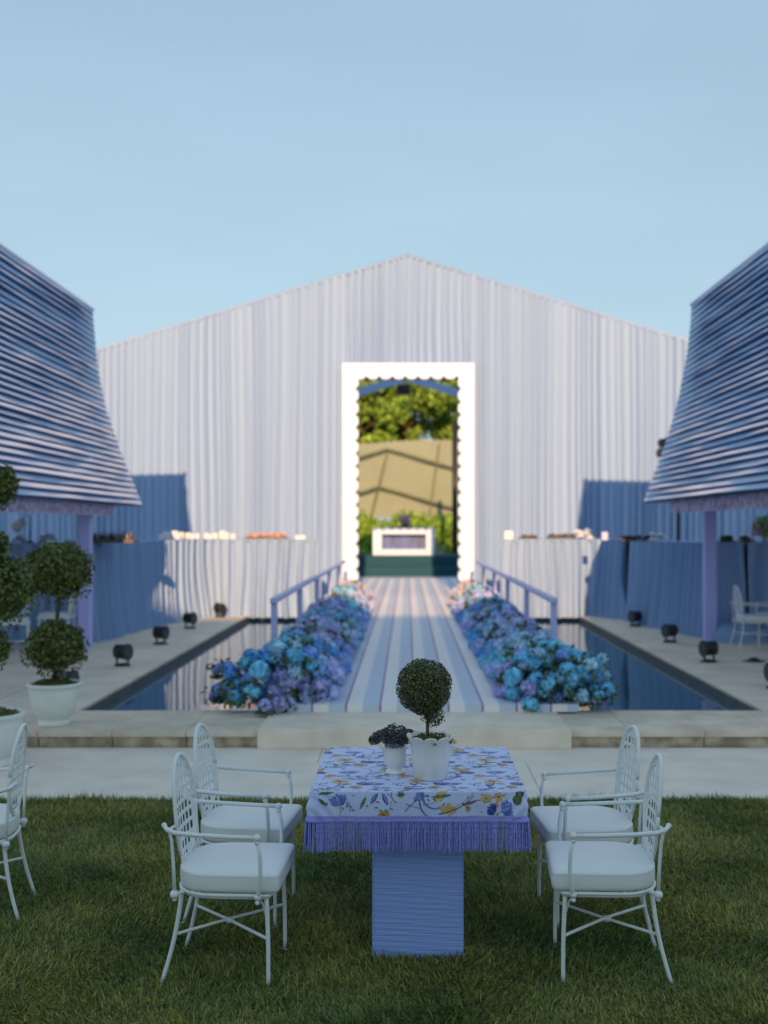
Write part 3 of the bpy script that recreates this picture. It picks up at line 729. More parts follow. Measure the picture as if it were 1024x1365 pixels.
    for (x, y) in posts:
        b = MB(); b.box(x - .085, x + .085, y - .085, y + .085, TZ, 2.9, bev=.01); b.build('post', M['post'], root)
    return root
canopy(-1, 'left blue and lavender striped flounced canopy with flared eave on a lavender post')
canopy(1, 'right blue and lavender striped flounced canopy with flared eave on a lavender post')

# thin dark poles and stage lights at the right canopy
t = thing('lighting_stand', 'black pole with two small stage lights at the edge of the right canopy', 'stage light', (4.45, 19.6, TZ))
b = MB(); b.tube([(4.72, 19.6, TZ), (4.72, 19.6, 3.3)], .035, 10); b.tube([(4.72, 19.6, 3.28), (4.40, 19.6, 3.42)], .02, 8); b.tube([(4.72, 19.6, 3.1), (4.40, 19.6, 3.12)], .02, 8); b.build('pole', M['black'], t, smooth=True)
for px, py, a in ((887, 589, .5), (884, 605, -.2)):
    x, y, z = at(px, py, 19.5); b = MB(); b.tube([(x + .07, y, z + .05 * a), (x, y - .02, z), (x - .09, y - .05, z - .1 * a)], [.05, .07, .08], 14); b.tube([(x - .092, y - .05, z - .1 * a), (x - .097, y - .052, z - .105 * a)], .07, 14, mi=1); b.build('lamp_head', [M['black'], M['lens']], t, smooth=False)
b = MB(); x = (970 - VX) * 18.8 / FPX; b.tube([(x, 19.9, TZ), (x, 19.9, 2.9)], .03, 8); b.lathe((x, 19.9, TZ), [(0, .0), (.15, .0), (.15, .02), (.03, .04)], 14)
tag(b.build('tent_pole', M['black'], origin=(x, 19.9, TZ), smooth=True), 'thin dark pole behind the bar right of the right lavender post', 'pole')

# ------------------------------------------------------------------ floor floodlights
def floodlight():
    t = thing('floodlight', '', 'floodlight', (0, 0, 0), 'black floor lights along the pool edges')
    b = MB(); b.tube([(-.11, 0, .17), (-.10, 0, .17), (.05, 0, .17), (.08, 0, .17), (.105, 0, .17)], [.06, .088, .088, .10, .10], 20); b.build('housing', M['black'], t)
    b = MB(); b.tube([(.106, 0, .17), (.110, 0, .17)], .088, 20); b.build('lens', M['lens'], t)
    b = MB(); b.box(-.015, .015, -.115, -.105, .03, .19); b.box(-.015, .015, .105, .115, .03, .19); b.box(-.015, .015, -.115, .115, .025, .035); b.build('yoke', M['black'], t)
    b = MB(); b.lathe((0, 0, 0), [(0, 0), (.10, 0), (.10, .02), (.02, .03), (0, .03)], 18); b.box(-.13, .13, -.02, .02, .001, .016); b.build('base', M['black'], t)
    return t
fl = floodlight(); fl.scale = (.92, .92, 1.04)
spots = [(-3.58, 14.15, -.5, 'black floor light on the left pool edge, third from the lawn end'.replace('third', 'second')), (-3.67, 16.75, -.4, 'black floor light on the left pool edge, third from the lawn'),
         (-3.74, 19.35, -.5, 'black floor light on the left pool edge, fourth from the lawn'), (-3.62, 21.75, 2.3, 'sunlit black floor light at the far end of the left pool edge'),
         (-3.50, 11.55, -.3, 'black floor light behind the potted double ball topiary'),
         (3.90, 14.55, 3.5, 'black floor light on the right pool edge, second from the lawn'), (3.98, 17.05, 3.6, 'black floor light on the right pool edge, third from the lawn'),
         (4.0, 19.75, 3.7, 'black floor light on the right pool edge, fourth from the lawn'), (4.02, 22.0, 2.6, 'sunlit black floor light at the far end of the right pool edge'),
         (4.00, 12.2, 3.5, 'black floor light cut by the right edge of the photo')]
for i, (x, y, a, lab) in enumerate(spots):
    if i == 0: o = fl; o.location = (x, y, TZ); o.rotation_euler = (0, 0, a); o['label'] = lab
    else: dup(fl, (x, y, TZ), a, lab)
b = MB(); b.lathe((4.5, 14.6, TZ), [(0, .05), (.04, .05), (.09, .02), (.11, 0)], 12); b.box(4.36, 4.64, 14.55, 14.65, TZ + .001, TZ + .012)
tag(b.build('cable_cover', M['black'], origin=(4.5, 14.6, TZ), smooth=True), 'small dark cable cover on the right terrace before the chairs', 'cable cover')

# ------------------------------------------------------------------ garden chairs
def arc_leg(p0, p1, bow, r0=.0125, r1=.0105):
    P = []; p0 = Vector(p0); p1 = Vector(p1)
    for i in range(9):
        t = i / 8; q = p0.lerp(p1, t) + Vector(bow) * math.sin(PI * t); P.append(tuple(q))
    return P, [r0 + (r1 - r0) * i / 8 for i in range(9)]
def dshape(xf, xb, hw, n=40):
    P = []
    c = .028
    for q in range(5): a = -PI / 2 + q * PI / 8; P.append((xf - c + c * math.cos(a), -hw + c + c * math.sin(a) ))
    for q in range(5): a = q * PI / 8; P.append((xf - c + c * math.cos(a), hw - c + c * math.sin(a)))
    xm = xb + .20
    for q in range(n + 1):
        a = PI / 2 + PI * q / n; ca, sa = math.cos(a), math.sin(a)
        P.append((xm + (xm - xb) * (abs(ca) ** .75) * (-1 if ca < 0 else 1), hw * (abs(sa) ** .75) * (1 if sa > 0 else -1)))
    return P
def garden_chair(*a, **k):
    MB.ts = .80; o = garden_chair_(*a, **k); MB.ts = 1.0; return o
def garden_chair_(label, m=None, mc=None, grp=None, detail=True):
    m = m or M['chair']; mc = mc or M['cushion']
    t = thing('garden_chair', label, 'chair', (0, 0, 0), grp)
    FL = [((.195, s * .205, .385), (.205, s * .215, 0), (0.004, 0, 0)) for s in (-1, 1)]
    RL = [((-.165, s * .165, .385), (-.245, s * .205, 0), (.012, 0, 0)) for s in (-1, 1)]
    for a in FL + RL:
        P, rr = arc_leg(*a); b = MB(); b.tube(P, rr, 10); b.lathe((a[1][0], a[1][1], 0), [(0, .0), (.018, 0), (.018, .006), (.010, .010)], 10)
        if a[1][0] > 0: b.tube([(a[0][0] - .003, a[0][1] * .985, .30), (a[0][0] - .015, a[0][1] * .97, .345), (a[0][0] - .045, a[0][1] * .96, .378)], .006, 6)
        b.build('leg', m, t, smooth=True)
    b = MB(); D = dshape(.215, -.195, .225)
    b.tube([(x, y, .385) for x, y in D] + [(D[0][0], D[0][1], .385), (D[1][0], D[1][1], .385)], .0105, 8)
    Di = [(x * .97, y * .97) for x, y in D]
    b.tube([(x, y, .372) for x, y in Di] + [(Di[0][0], Di[0][1], .372)], .006, 6)
    for s in (-1, 1):
        b.ball((-.185, s * .215, .382), .019, 12, 8); b.ball((-.185, s * .215, .362), .010, 8, 6); b.tube([(-.185, s * .215, .382), (-.15, s * .19, .385)], .009, 6)
    b.build('seat_frame', m, t, smooth=True)
    # cushion: rounded D with welt
    mb = MB(); D2 = dshape(.252, -.198, .236); n = len(D2)
    L = [(.0, .396), (.95, .396), (.985, .400), (.997, .412), (1.0, .43), (1.0, .452), (.995, .463), (.997, .4655), (.988, .470), (.95, .477), (.86, .482), (.7, .486), (.45, .489), (.2, .490), (0.02, .4905)]
    vs_ = []
    for k, z in L:
        for x, y in D2: vs_.append((.01 + (x - .01) * k, y * k, z))
    fs = [(i * n + j, i * n + (j + 1) % n, (i + 1) * n + (j + 1) % n, (i + 1) * n + j) for i in range(len(L) - 1) for j in range(n)]
    fs.append(tuple((len(L) - 1) * n + j for j in range(n)))
    mb.add(vs_, fs); mb.build('cushion', mc, t, smooth=True)
    # stretcher cross
    b = MB(); z = .205
    f0 = [(.200, s * .211, z) for s in (-1, 1)]; r0 = [(-.195, s * .185, z) for s in (-1, 1)]
    b.tube([f0[0], (0, .0, z + .0), r0[1]], .0085, 8); b.tube([f0[1], (0, 0, z + .006), r0[0]], .0085, 8); b.lathe((0, 0, z - .008), [(0, 0), (.02, 0), (.02, .016), (0, .02)], 10)
    b.build('stretcher', m, t, smooth=True)
    # oval lattice back
    cz, hh, hw_ = .692, .222, .166; tilt = .09; bx = -.192
    def bp_(y, z, off=0): return (bx - tilt * (z - cz) - .014 * (1 - (y / hw_) ** 2) + off, y, z)
    b = MB(); P = []
    for k in range(49): a = 2 * PI * k / 48; P.append(bp_(hw_ * math.cos(a), cz + hh * math.sin(a)))
    b.tube(P, .0115, 8); P = [bp_((hw_ - .016) * math.cos(2 * PI * k / 48), cz + (hh - .016) * math.sin(2 * PI * k / 48)) for k in range(49)]; b.tube(P, .005, 6)
    b.build('back_rim', m, t, smooth=True)
    b = MB(); ns = 9
    def strip(pts, w, vert):
        vs_ = []
        for (y, z) in pts:
            for q in (-1, 1):
                yy, z2 = (y + q * w, z) if vert else (y, z + q * w)
                for o in (-.0012, .0012): vs_.append(bp_(yy, z2, o + (.0008 if vert else -.0008)))
        fs = []
        for i in range(len(pts) - 1):
            a = i * 4; fs += [(a, a + 4, a + 6, a + 2), (a + 1, a + 3, a + 7, a + 5), (a, a + 1, a + 5, a + 4), (a + 2, a + 6, a + 7, a + 3)]
        b.add(vs_, fs)
    if detail:
        for i in range(6):
            y = -.122 + .244 * i / 5; h = (hh - .012) * math.sqrt(max(0, 1 - (y / (hw_ - .008)) ** 2))
            if h > .02: strip([(y, cz - h + 2 * h * k / 10) for k in range(11)], .0078, True)
        for i in range(8):
            z = cz - .178 + .356 * i / 7; hy = (hw_ - .01) * math.sqrt(max(0, 1 - ((z - cz) / (hh - .008)) ** 2))
            if hy > .02: strip([(-hy + 2 * hy * k / 8, z) for k in range(9)], .0085, False)
        for i in range(6):       # cast tracery dots at the crown
            a = PI * (.2 + .6 * i / 5); y, z = (hw_ - .03) * math.cos(a), cz + (hh - .03) * math.sin(a); b.ball(bp_(y, z), .007, 6, 4)
    else:
        for i in range(6):
            y = -.17 + .34 * i / 5; h = (hh - .012) * math.sqrt(max(0, 1 - (y / (hw_ - .008)) ** 2)); strip([(y, cz - h + 2 * h * k / 6) for k in range(7)], .009, True)
    b.build('back_lattice', m, t)
    for s in (-1, 1):
        b = MB(); b.tube([(-.185, s * .215, .385), (-.190, s * .213, .50), (-.198, s * .212, .60), (-.208, s * .222, .655)], [.0105, .009, .009, .008], 8)
        b.tube([(-.16, s * .08, .385), (-.175, s * .10, .44), (-.178, s * .12, .51)], .006, 6)
        b.build('back_upright', m, t, smooth=True)
        b = MB()
        arm = [(-.226, s * .222, .668), (-.220, s * .230, .664), (-.208, s * .242, .655), (-.17, s * .262, .648), (-.08, s * .268, .642), (.05, s * .268, .636), (.165, s * .262, .632)]
        b.tube(arm, [.008, .011, .0125, .0125, .012, .012, .012], 10); b.ball(arm[0], .012, 10, 6); b.ball((.168, s * .262, .632), .0155, 12, 8); b.ball((.168, s * .262, .612), .012, 10, 6)
        b.tube([(-.208, s * .240, .652), (-.193, s * .163, .652)], .008, 6)
        b.tube([(.168, s * .262, .63), (.180, s * .266, .56), (.182, s * .262, .48), (.172, s * .250, .41), (.165, s * .242, .375)], [.0095, .0105, .0105, .0105, .0095], 10)
        b.ball((.165, s * .242, .385), .015, 10, 6); b.ball((.165, s * .242, .362), .010, 8, 6)
        b.build('armrest', m, t, smooth=True)
    return t
G1 = 'pale metal armchairs at the fringed table'
ch = garden_chair('pale armchair with lattice oval back, left of the table and nearest the camera', grp=G1)
ch.location = (-.765, 4.85, 0); ch.rotation_euler = (0, 0, R(-3))
dup(ch, (-.808, 5.57, 0), R(-6), 'pale armchair left of the table, behind the nearer one, closest to the paving')
dup(ch, (.862, 4.865, 0), R(177), 'pale armchair with lattice oval back, right of the table and nearest the camera')
dup(ch, (.892, 5.52, 0), R(185), 'pale armchair right of the table, behind the nearer one, closest to the paving')
o = dup(ch, (-2.13, 5.56, 0), R(188), 'pale armchair cut by the left edge, its lattice oval back toward the table', 'other chairs'); del o['group']
far = garden_chair('white armchair with slim oval back facing right, beside the right lavender post', M['white_far'], M['white_far'], 'white chairs on the right terrace')
far.location = (4.99, 16.35, TZ); far.rotation_euler = (0, 0, R(3)); far.scale = (1, 1, .98)
dup(far, (5.52, 16.7, TZ), R(115), 'white armchair with round back at the right edge of the terrace')
# slatted chairs on the left
def slat_chair(label):
    t = thing('slat_chair', label, 'chair', (0, 0, 0), 'white slat back chairs on the left terrace'); m = M['white_far']
    for x in (-.2, .2):
        for y in (-.2, .2):
            b = MB(); b.tube([(x, y, .44), (x * 1.08, y * 1.05, 0)], [.016, .013], 8); b.build('leg', m, t, smooth=True)
    b = MB(); b.box(-.23, .23, -.23, .23, .44, .475, bev=.012); b.box(-.215, .215, -.215, .215, .475, .52, bev=.02); b.build('seat', m, t, smooth=False)
    b = MB()
    for x in np.linspace(-.2, .2, 8): b.tube([(x, -.215, .47), (x * 1.02, -.25, .92)], .011 if abs(x) < .19 else .017, 8)
    b.tube([(-.21, -.25, .92), (.21, -.25, .92)], .018, 8); b.tube([(-.2, -.235, .70), (.2, -.235, .70)], .012, 8); b.build('slatted_back', m, t, smooth=True)
    b = MB()
    for s in (-1, 1): b.tube([(s * .21, -.2, .2), (s * .21, .2, .2)], .010, 6)
    b.tube([(-.21, 0, .2), (.21, 0, .2)], .010, 6); b.build('stretcher', m, t, smooth=True)
    return t
sc_ = slat_chair('white slat back chair seen between the two topiaries, nearer the pool coping')
sc_.location = (-5.32, 15.15, TZ); sc_.rotation_euler = (0, 0, R(200))
dup(sc_, (-5.03, 16.15, TZ), R(95), 'white slat back chair behind the stem of the double ball topiary')

# ------------------------------------------------------------------ topiaries in urns
def urn_profile(s): return [(0, 0), (.135 * s, 0), (.14 * s, .02 * s), (.132 * s, .045 * s), (.12 * s, .06 * s), (.15 * s, .075 * s), (.195 * s, .20 * s), (.215 * s, .31 * s), (.215 * s, .335 * s), (.235 * s, .345 * s), (.24 * s, .365 * s), (.23 * s, .375 * s), (.205 * s, .37 * s), (.2 * s, .33 * s), (0, .33 * s)]
def topiary(label, loc, s, balls, stem, leaf, seed):
    t = thing('topiary', label, 'potted topiary', loc); x, y, z = loc
    b = MB(); b.lathe(loc, urn_profile(s), 96, rf=lambda i, th, r, zz: ((r * (1 + (.022 * abs(math.sin(th * 12)) if 5 <= i <= 7 else 0))), zz)); b.build('urn', M['urn'], t, smooth=True)
    b = MB(); nn_ = 60
    c, n_ = blob_pts(1100, (x, y, z + .35 * s), .19 * s, .85, (1, 1, .30), seed=seed); k = c[:, 2] > z + .335 * s
    v, f = leaf_quads(c[k], n_[k], .012, .6, .6); link_mesh('moss', v, f, M['moss'], t)
    b.ball((x, y, z + .345 * s), .185 * s, 20, 8, sz=.25); b.build('moss_mound', M['moss'], t, smooth=True)
    b = MB(); b.tube([(x + p_[0], y + p_[1], z + p_[2]) for p_ in stem], [.022, .020, .018, .016, .014][:len(stem)] if len(stem) <= 5 else .016, 8)
    for bx_, by_, bz_, br in balls:
        for q in range(5): a = q * 1.3; b.tube([(x + bx_, y + by_, z + bz_ - br * .6), (x + bx_ + br * .6 * math.cos(a), y + by_ + br * .6 * math.sin(a), z + bz_ + br * .2)], [.008, .003], 5)
    b.build('stem', M['bark'], t, smooth=True)
    for i, (bx_, by_, bz_, br) in enumerate(balls):
        n = int(3900 * (br / .25) ** 2); c, n_ = blob_pts(n, (x + bx_, y + by_, z + bz_), br, .55, (1, 1, .9), .09, seed + i)
        c2, n2 = blob_pts(n // 9, (x + bx_, y + by_, z + bz_ - br * .12), br * 1.12, .85, (1, 1, .95), .12, seed + i + 50)
        c = np.concatenate([c, c2]); n_ = np.concatenate([n_, n2])
        v, f = leaf_quads(c, n_, rng.uniform(leaf * .9, leaf * 1.6, len(c)), .5, .8); link_mesh('foliage', v, f, M['leaf_big'], t)
    return t
topiary('two-ball green topiary in a white urn on the stone coping', (-3.12, 9.95, TZ), 1.0,
        [(.01, 0, .70, .245), (.05, 0, 1.37, .275)], [(0, 0, .3), (.01, 0, .6), (.02, .01, .9), (.04, .0, 1.2), (.05, 0, 1.4)], .017, 31)
topiary('taller multi-ball green topiary in a white urn cut by the left edge', (-3.30, 8.9, .012), 1.12,
        [(-.02, 0, .93, .17), (.06, 0, 1.40, .29), (-.06, 0, 1.72, .19), (.04, 0, 2.22, .175)], [(0, 0, .35), (0, 0, .9), (.01, .01, 1.4), (0, .0, 1.9), (.03, 0, 2.2)], .016, 61)

# ------------------------------------------------------------------ table, cloth, fringe
TX, TY, TH = .047, 5.325, .757; HX, HY = .461, .49
tb = thing('dining_table', 'square pedestal table with a blue wrapped plinth in the middle of the lawn', 'table', (TX, TY, 0))
b = MB(); b.box(TX - HX + .006, TX + HX - .006, TY - HY + .006, TY + HY - .006, TH - .03, TH - .003, bev=.008); b.build('tabletop', M['white_far'], tb)
# plinth, horizontally crinkled wrap
n1, nz_ = 160, 170; PW, PD = .202, .375
s_ = np.linspace(0, 1, n1, endpoint=False)
per = []
cr = .012
def rect_path(hx, hy, cr, n):
    segs = []; L = []
    pts = []
    for (cx, cy, a0) in ((hx - cr, hy - cr, 0), (-hx + cr, hy - cr, 90), (-hx + cr, -hy + cr, 180), (hx - cr, -hy + cr, 270)):
        for q in range(9): a = R(a0 + q * 90 / 8); pts.append((cx + cr * math.cos(a), cy + cr * math.sin(a), math.cos(a), math.sin(a)))
    pts.append(pts[0]); P = np.array(pts); S = np.concatenate([[0], np.cumsum(np.hypot(np.diff(P[:, 0]), np.diff(P[:, 1])))])
    s = np.linspace(0, S[-1], n, endpoint=False); return np.stack([np.interp(s, S, P[:, k]) for k in range(4)], 1), S[-1]
RP, LL = rect_path(PW, PD, cr, n1 * 2)
V = []
for k in range(nz_):
    z = (TH - .031) * k / (nz_ - 1); d = .0011 * (np.sin(z * 700 + 1.5 * np.sin(RP[:, 0] * 23 + z * 11)) * (.5 + .5 * np.sin(z * 97 + RP[:, 0] * 14)) + .6 * np.sin(z * 251 + RP[:, 0] * 19 + RP[:, 1] * 13))
    V.append(np.stack([TX + RP[:, 0] + RP[:, 2] * d, TY + .0 + RP[:, 1] + RP[:, 3] * d, np.full(len(RP), z)], 1))
link_mesh('plinth', np.concatenate(V), gridfaces(nz_, len(RP), True), M['plinth'], tb, smooth=True)

# printed pattern, drawn on a raster in cloth coordinates (metres from the table centre)
RS = 1200; EXT = .64; canvas = np.empty((RS, RS, 3)); canvas[:] = (.58, .66, .96)
def px_(u): return (u + EXT) / (2 * EXT) * RS
def paint(mask_fn, bb_, c, alpha=1.0):
    i0, i1 = max(0, int(px_(bb_[0]))), min(RS, int(px_(bb_[1])) + 2); j0, j1 = max(0, int(px_(bb_[2]))), min(RS, int(px_(bb_[3])) + 2)
    if i1 <= i0 or j1 <= j0: return
    U, W_ = np.meshgrid((np.arange(i0, i1) + .5) / RS * 2 * EXT - EXT, (np.arange(j0, j1) + .5) / RS * 2 * EXT - EXT, indexing='ij')
    m = np.clip(mask_fn(U, W_), 0, 1)[..., None] * alpha; canvas[i0:i1, j0:j1] = canvas[i0:i1, j0:j1] * (1 - m) + np.array(c) * m
AA = .0011
def stroke(pts, w0, w1, c):
    n = len(pts)
    for i in range(n - 1):
        (x0, y0), (x1, y1) = pts[i], pts[i + 1]; wa = w0 + (w1 - w0) * i / (n - 1); L2 = (x1 - x0) ** 2 + (y1 - y0) ** 2 + 1e-12
        def f(U, W_):
            t = np.clip(((U - x0) * (x1 - x0) + (W_ - y0) * (y1 - y0)) / L2, 0, 1); d = np.hypot(U - x0 - t * (x1 - x0), W_ - y0 - t * (y1 - y0)); return (wa - d) / AA + .5
        paint(f, (min(x0, x1) - wa - .003, max(x0, x1) + wa + .003, min(y0, y1) - wa - .003, max(y0, y1) + wa + .003), c)
def petal(x, y, a, L, W, c, c2=None):      # pointed ellipse from (x,y) along a
    ca, sa = math.cos(a), math.sin(a)
    def mk(k, sh):
        def f(U, W_):
            s = ((U - x) * ca + (W_ - y) * sa) / L; t = (-(U - x) * sa + (W_ - y) * ca) / W
            pr = np.where((s > 0) & (s < 1), np.sin(PI * np.clip(s, 0, 1)) ** .75, 0) * k
            return (pr - np.abs(t - sh)) * W / AA + .5 * (pr > 0)
        return f
    bb_ = (x - L - W, x + L + W, y - L - W, y + L + W); dk = tuple(q * .35 for q in c)
    paint(mk(1.12, 0), bb_, dk); paint(mk(.92, 0), bb_, c)
    if c2: paint(mk(.42, .2), bb_, c2, .8)
NAVY = (.035, .05, .28); BLUE = (.12, .19, .62); SKY = (.30, .40, .80); OCH = (.62, .38, .10); YEL = (.70, .52, .18); ORG = (.58, .24, .10); GRN = (.10, .16, .06); OLV = (.20, .20, .07); BRN = (.12, .07, .06); WH = (.62, .64, .86)
g = random.Random(9)
def curve(x, y, a, L, k, n=14):
    P = [(x, y)]
    for i in range(n): x += math.cos(a) * L / n; y += math.sin(a) * L / n; a += k * L / n; P.append((x, y))
    return P, a
def vine(x, y, a, L, k, leaves=4):
    P, ae = curve(x, y, a, L, k); stroke(P, .0034, .0018, g.choice([BRN, OLV, NAVY, BLUE]))
    for i in range(leaves):
        q = P[2 + int((len(P) - 4) * i / max(1, leaves))]; petal(q[0], q[1], a + k * L * .5 + g.choice([-1, 1]) * g.uniform(.5, 1.3), g.uniform(.03, .055), g.uniform(.006, .011), g.choice([GRN, OLV, NAVY, BLUE]), g.choice([None, SKY]))
    return P[-1], ae
def tulip(x, y, a, s, cs=(BLUE, SKY)):
    for da in (-.75, .75, -.4, .4, 0): petal(x, y, a + da, s * g.uniform(.85, 1.1), s * .24, cs[0], cs[1])
    stroke(curve(x, y, a + PI, s * .8, 20 * g.choice([-1, 1]))[0], .002, .0015, OLV)
def lily(x, y, s, cs):
    a0 = g.uniform(0, 6)
    for q in range(6): petal(x, y, a0 + q * PI / 3 + g.uniform(-.2, .2), s * g.uniform(.7, 1.1), s * .22, cs[0], cs[1])
    stroke([(x - s * .12, y), (x + s * .12, y)], s * .12, s * .1, BRN)
def sprig(x, y, a, s):
    stroke(curve(x, y, a, s, 8)[0], .0015, .001, OLV)
    for q in range(5): petal(x + math.cos(a) * s * q / 5, y + math.sin(a) * s * q / 5, a + (-1) ** q * .9, s * .3, s * .07, g.choice([GRN, NAVY, BLUE]))
def tile(ox, oy):
    e, a = vine(ox + .02, oy + .03, .5, .25, 5, 5); lily(e[0], e[1], .055, (YEL, OCH))
    e, a = vine(ox + .02, oy + .03, 2.6, .16, -7, 3); tulip(e[0], e[1], a, .062)
    e, a = vine(ox - .16, oy - .13, -.2, .20, 6, 4); tulip(e[0], e[1], a, .055, (NAVY, BLUE))
    lily(ox - .13, oy + .12, .040, (ORG, YEL)); petal(ox + .10, oy - .12, .1, .055, .009, GRN, OLV); petal(ox - .02, oy - .05, 2.9, .05, .008, NAVY, BLUE)
    sprig(ox + .16, oy - .05, .4, .06); sprig(ox - .20, oy + .02, 1.8, .05); petal(ox + .2, oy + .13, -.3, .04, .007, BLUE, SKY)
    stroke(curve(ox + .05, oy - .18, 1.2, .16, -12)[0], .003, .001, BRN); stroke(curve(ox - .1, oy - .1, .9, .22, 9, 22)[0], .003, .0015, NAVY); stroke(curve(ox - .02, oy + .1, -.4, .2, -11, 22)[0], .0028, .0015, OLV); sprig(ox + .04, oy + .17, -.6, .05); lily(ox + .22, oy - .16, .022, (BLUE, SKY))
for i in range(-1, 3):
    for j in range(-2, 4): tile(-.27 + i * .34 + (.13 if j % 2 else 0), -.30 + j * .23)
# front drop composition (v from -HY to -HY-.10)
v0 = -HY
canvas[:, :int(px_(v0 + .006))] = (.58, .66, .96)
for k_, (x, dy, a, s) in enumerate([(-.40, .02, 2.8, .035)]): petal(x - .03, v0 - .012, .15, .07, .008, GRN, OLV)
tulip(-.335, v0 - .062, 1.9, .052); sprig(-.31, v0 - .05, -.9, .05); petal(-.43, v0 - .03, -.7, .05, .007, GRN); petal(-.25, v0 - .075, 1.1, .06, .007, OLV, GRN)
petal(-.205, v0 - .055, 1.0, .058, .0085, NAVY, SKY); petal(-.155, v0 - .008, -1.1, .058, .0085, NAVY, SKY); stroke(curve(-.13, v0 - .09, 1.0, .05, 12)[0], .0018, .001, OLV)
stroke(curve(-.115, v0 - .008, -1.7, .05, 28)[0], .003, .002, OLV); lily(-.075, v0 - .015, .02, (GRN, OLV)); lily(-.15, v0 - .098, .032, (ORG, OCH))
P, _ = curve(-.055, v0 - .085, .9, .12, -5); stroke(P, .0024, .002, BRN); stroke(curve(-.05, v0 - .055, -.4, .06, 4)[0], .002, .001, NAVY)
P, _ = curve(.01, v0 - .02, -1.8, .20, 13); stroke(P, .0034, .002, NAVY); P, _ = curve(.02, v0 - .022, -1.5, .13, 20); stroke(P, .005, .003, BLUE); P, _ = curve(.03, v0 - .05, -.3, .11, 26); stroke(P, .003, .002, SKY)
tulip(.015, v0 - .035, 2.2, .035); petal(.07, v0 - .045, .75, .055, .015, YEL, OCH); petal(.055, v0 - .025, .1, .09, .007, GRN, OLV); petal(.085, v0 - .015, .6, .05, .011, YEL, OCH)
for da in (.5, 1.4, 2.3): petal(.125, v0 - .095, da, .05, .011, YEL, OCH)
P, _ = curve(.09, v0 - .095, .15, .17, 4); stroke(P, .003, .002, BRN); P, _ = curve(.12, v0 - .075, .2, .14, 5); stroke(P, .002, .0015, ORG); petal(.19, v0 - .06, .3, .07, .006, OLV, NAVY); lily(.215, v0 - .075, .018, (ORG, YEL))
P, _ = curve(.25, v0 - .04, .1, .13, 2); stroke(P, .002, .0015, OLV); lily(.29, v0 - .03, .028, (YEL, OCH)); lily(.345, v0 - .025, .03, (YEL, ORG)); petal(.32, v0 - .05, -.5, .03, .006, ORG)
tulip(.36, v0 - .085, .4, .055); tulip(.33, v0 - .09, 2.5, .04, (NAVY, BLUE)); petal(.30, v0 - .075, -.8, .04, .006, NAVY); petal(.42, v0 - .06, 1.3, .05, .02, (.09, .10, .05), OLV); petal(.44, v0 - .03, 1.7, .04, .018, (.05, .05, .04), OLV)
for k_ in range(26):
    x = g.uniform(-.44, .44); petal(x, v0 - g.uniform(.01, .1), g.uniform(0, 6.28), g.uniform(.008, .02), .003, g.choice([GRN, NAVY, OLV, BLUE]))

cl = thing('tablecloth', 'lilac botanical print tablecloth with long violet fringe on the square table', 'tablecloth', (TX, TY, TH))
DROP = .108; cr = .022
NPER = 1300; RPc, LC = rect_path(HX, HY, cr, NPER)
V = []; UVc = []
NR = 165
for k in range(NR + 1):
    f_ = k / NR; V.append(np.stack([TX + RPc[:, 0] * f_ * .992, TY + RPc[:, 1] * f_ * .992, np.full(NPER, TH + .004) + .0006 * np.sin(RPc[:, 0] * f_ * 30) * np.sin(RPc[:, 1] * f_ * 22)], 1)); UVc.append(np.stack([RPc[:, 0] * f_ * .99, RPc[:, 1] * f_ * .99], 1))
sper = np.arange(NPER) / NPER * LC
corner = np.exp(-((np.minimum(np.abs(np.abs(RPc[:, 0]) - HX), 1) + np.minimum(np.abs(np.abs(RPc[:, 1]) - HY), 1)) / .05) ** 2)
cw = np.exp(-((np.abs(np.abs(RPc[:, 0]) - HX) + np.abs(np.abs(RPc[:, 1]) - HY)) / .11) ** 2)
dcr = np.abs(np.abs(RPc[:, 0]) - HX) + np.abs(np.abs(RPc[:, 1]) - HY)
def side_pos(h):                 # h metres below the edge
    r_ = .007; out = min(h, r_) if h < r_ else r_
    fl_ = .004 + .012 * (h / .25) ** 1.0 * corner + (.004 * np.sin(sper * 21) + .0028 * np.sin(sper * 57 + 1)) * min(1, h / .08) + .006 * min(1, h / .05) + .0035 * np.sin((dcr - h * .9) * 105) * cw * min(1, h / .03)
    z = TH + .004 - max(0, h - .003) - .0
    return np.stack([TX + RPc[:, 0] + RPc[:, 2] * fl_, TY + RPc[:, 1] + RPc[:, 3] * fl_, np.full(NPER, z)], 1)
ND = 38
for k in range(1, ND + 1):
    h = DROP * (k / ND); V.append(side_pos(h)); UVc.append(np.stack([RPc[:, 0] + RPc[:, 2] * h, RPc[:, 1] + RPc[:, 3] * h], 1))
V = np.concatenate(V); UVc = np.concatenate(UVc); F = gridfaces(NR + 1 + ND, NPER, True)
cloth = link_mesh('cloth', V, F, M['cloth'], cl, smooth=True)
ii = np.clip((px_(UVc[:, 0])).astype(int), 0, RS - 1); jj = np.clip((px_(UVc[:, 1])).astype(int), 0, RS - 1)
cc = canvas[ii, jj]; a_ = cloth.data.color_attributes.new('print', 'FLOAT_COLOR', 'POINT'); a_.data.foreach_set('color', np.concatenate([cc, np.ones((len(cc), 1))], 1).astype(np.float32).ravel())
Vb = []; 
for k, h in enumerate(np.linspace(DROP - .004, DROP + .022, 7)):
    q = side_pos(h); off = .0025 + .001 * math.sin(k * 1.57); q[:, 0] += RPc[:, 2] * off; q[:, 1] += RPc[:, 3] * off; Vb.append(q)
link_mesh('braid_trim', np.concatenate(Vb), gridfaces(7, NPER, True), M['braid'], cl, smooth=True)
mb_v = []; mb_f = []; NC = 820; seg = 5; rows = 7; base = side_pos(DROP + .018); off = 0
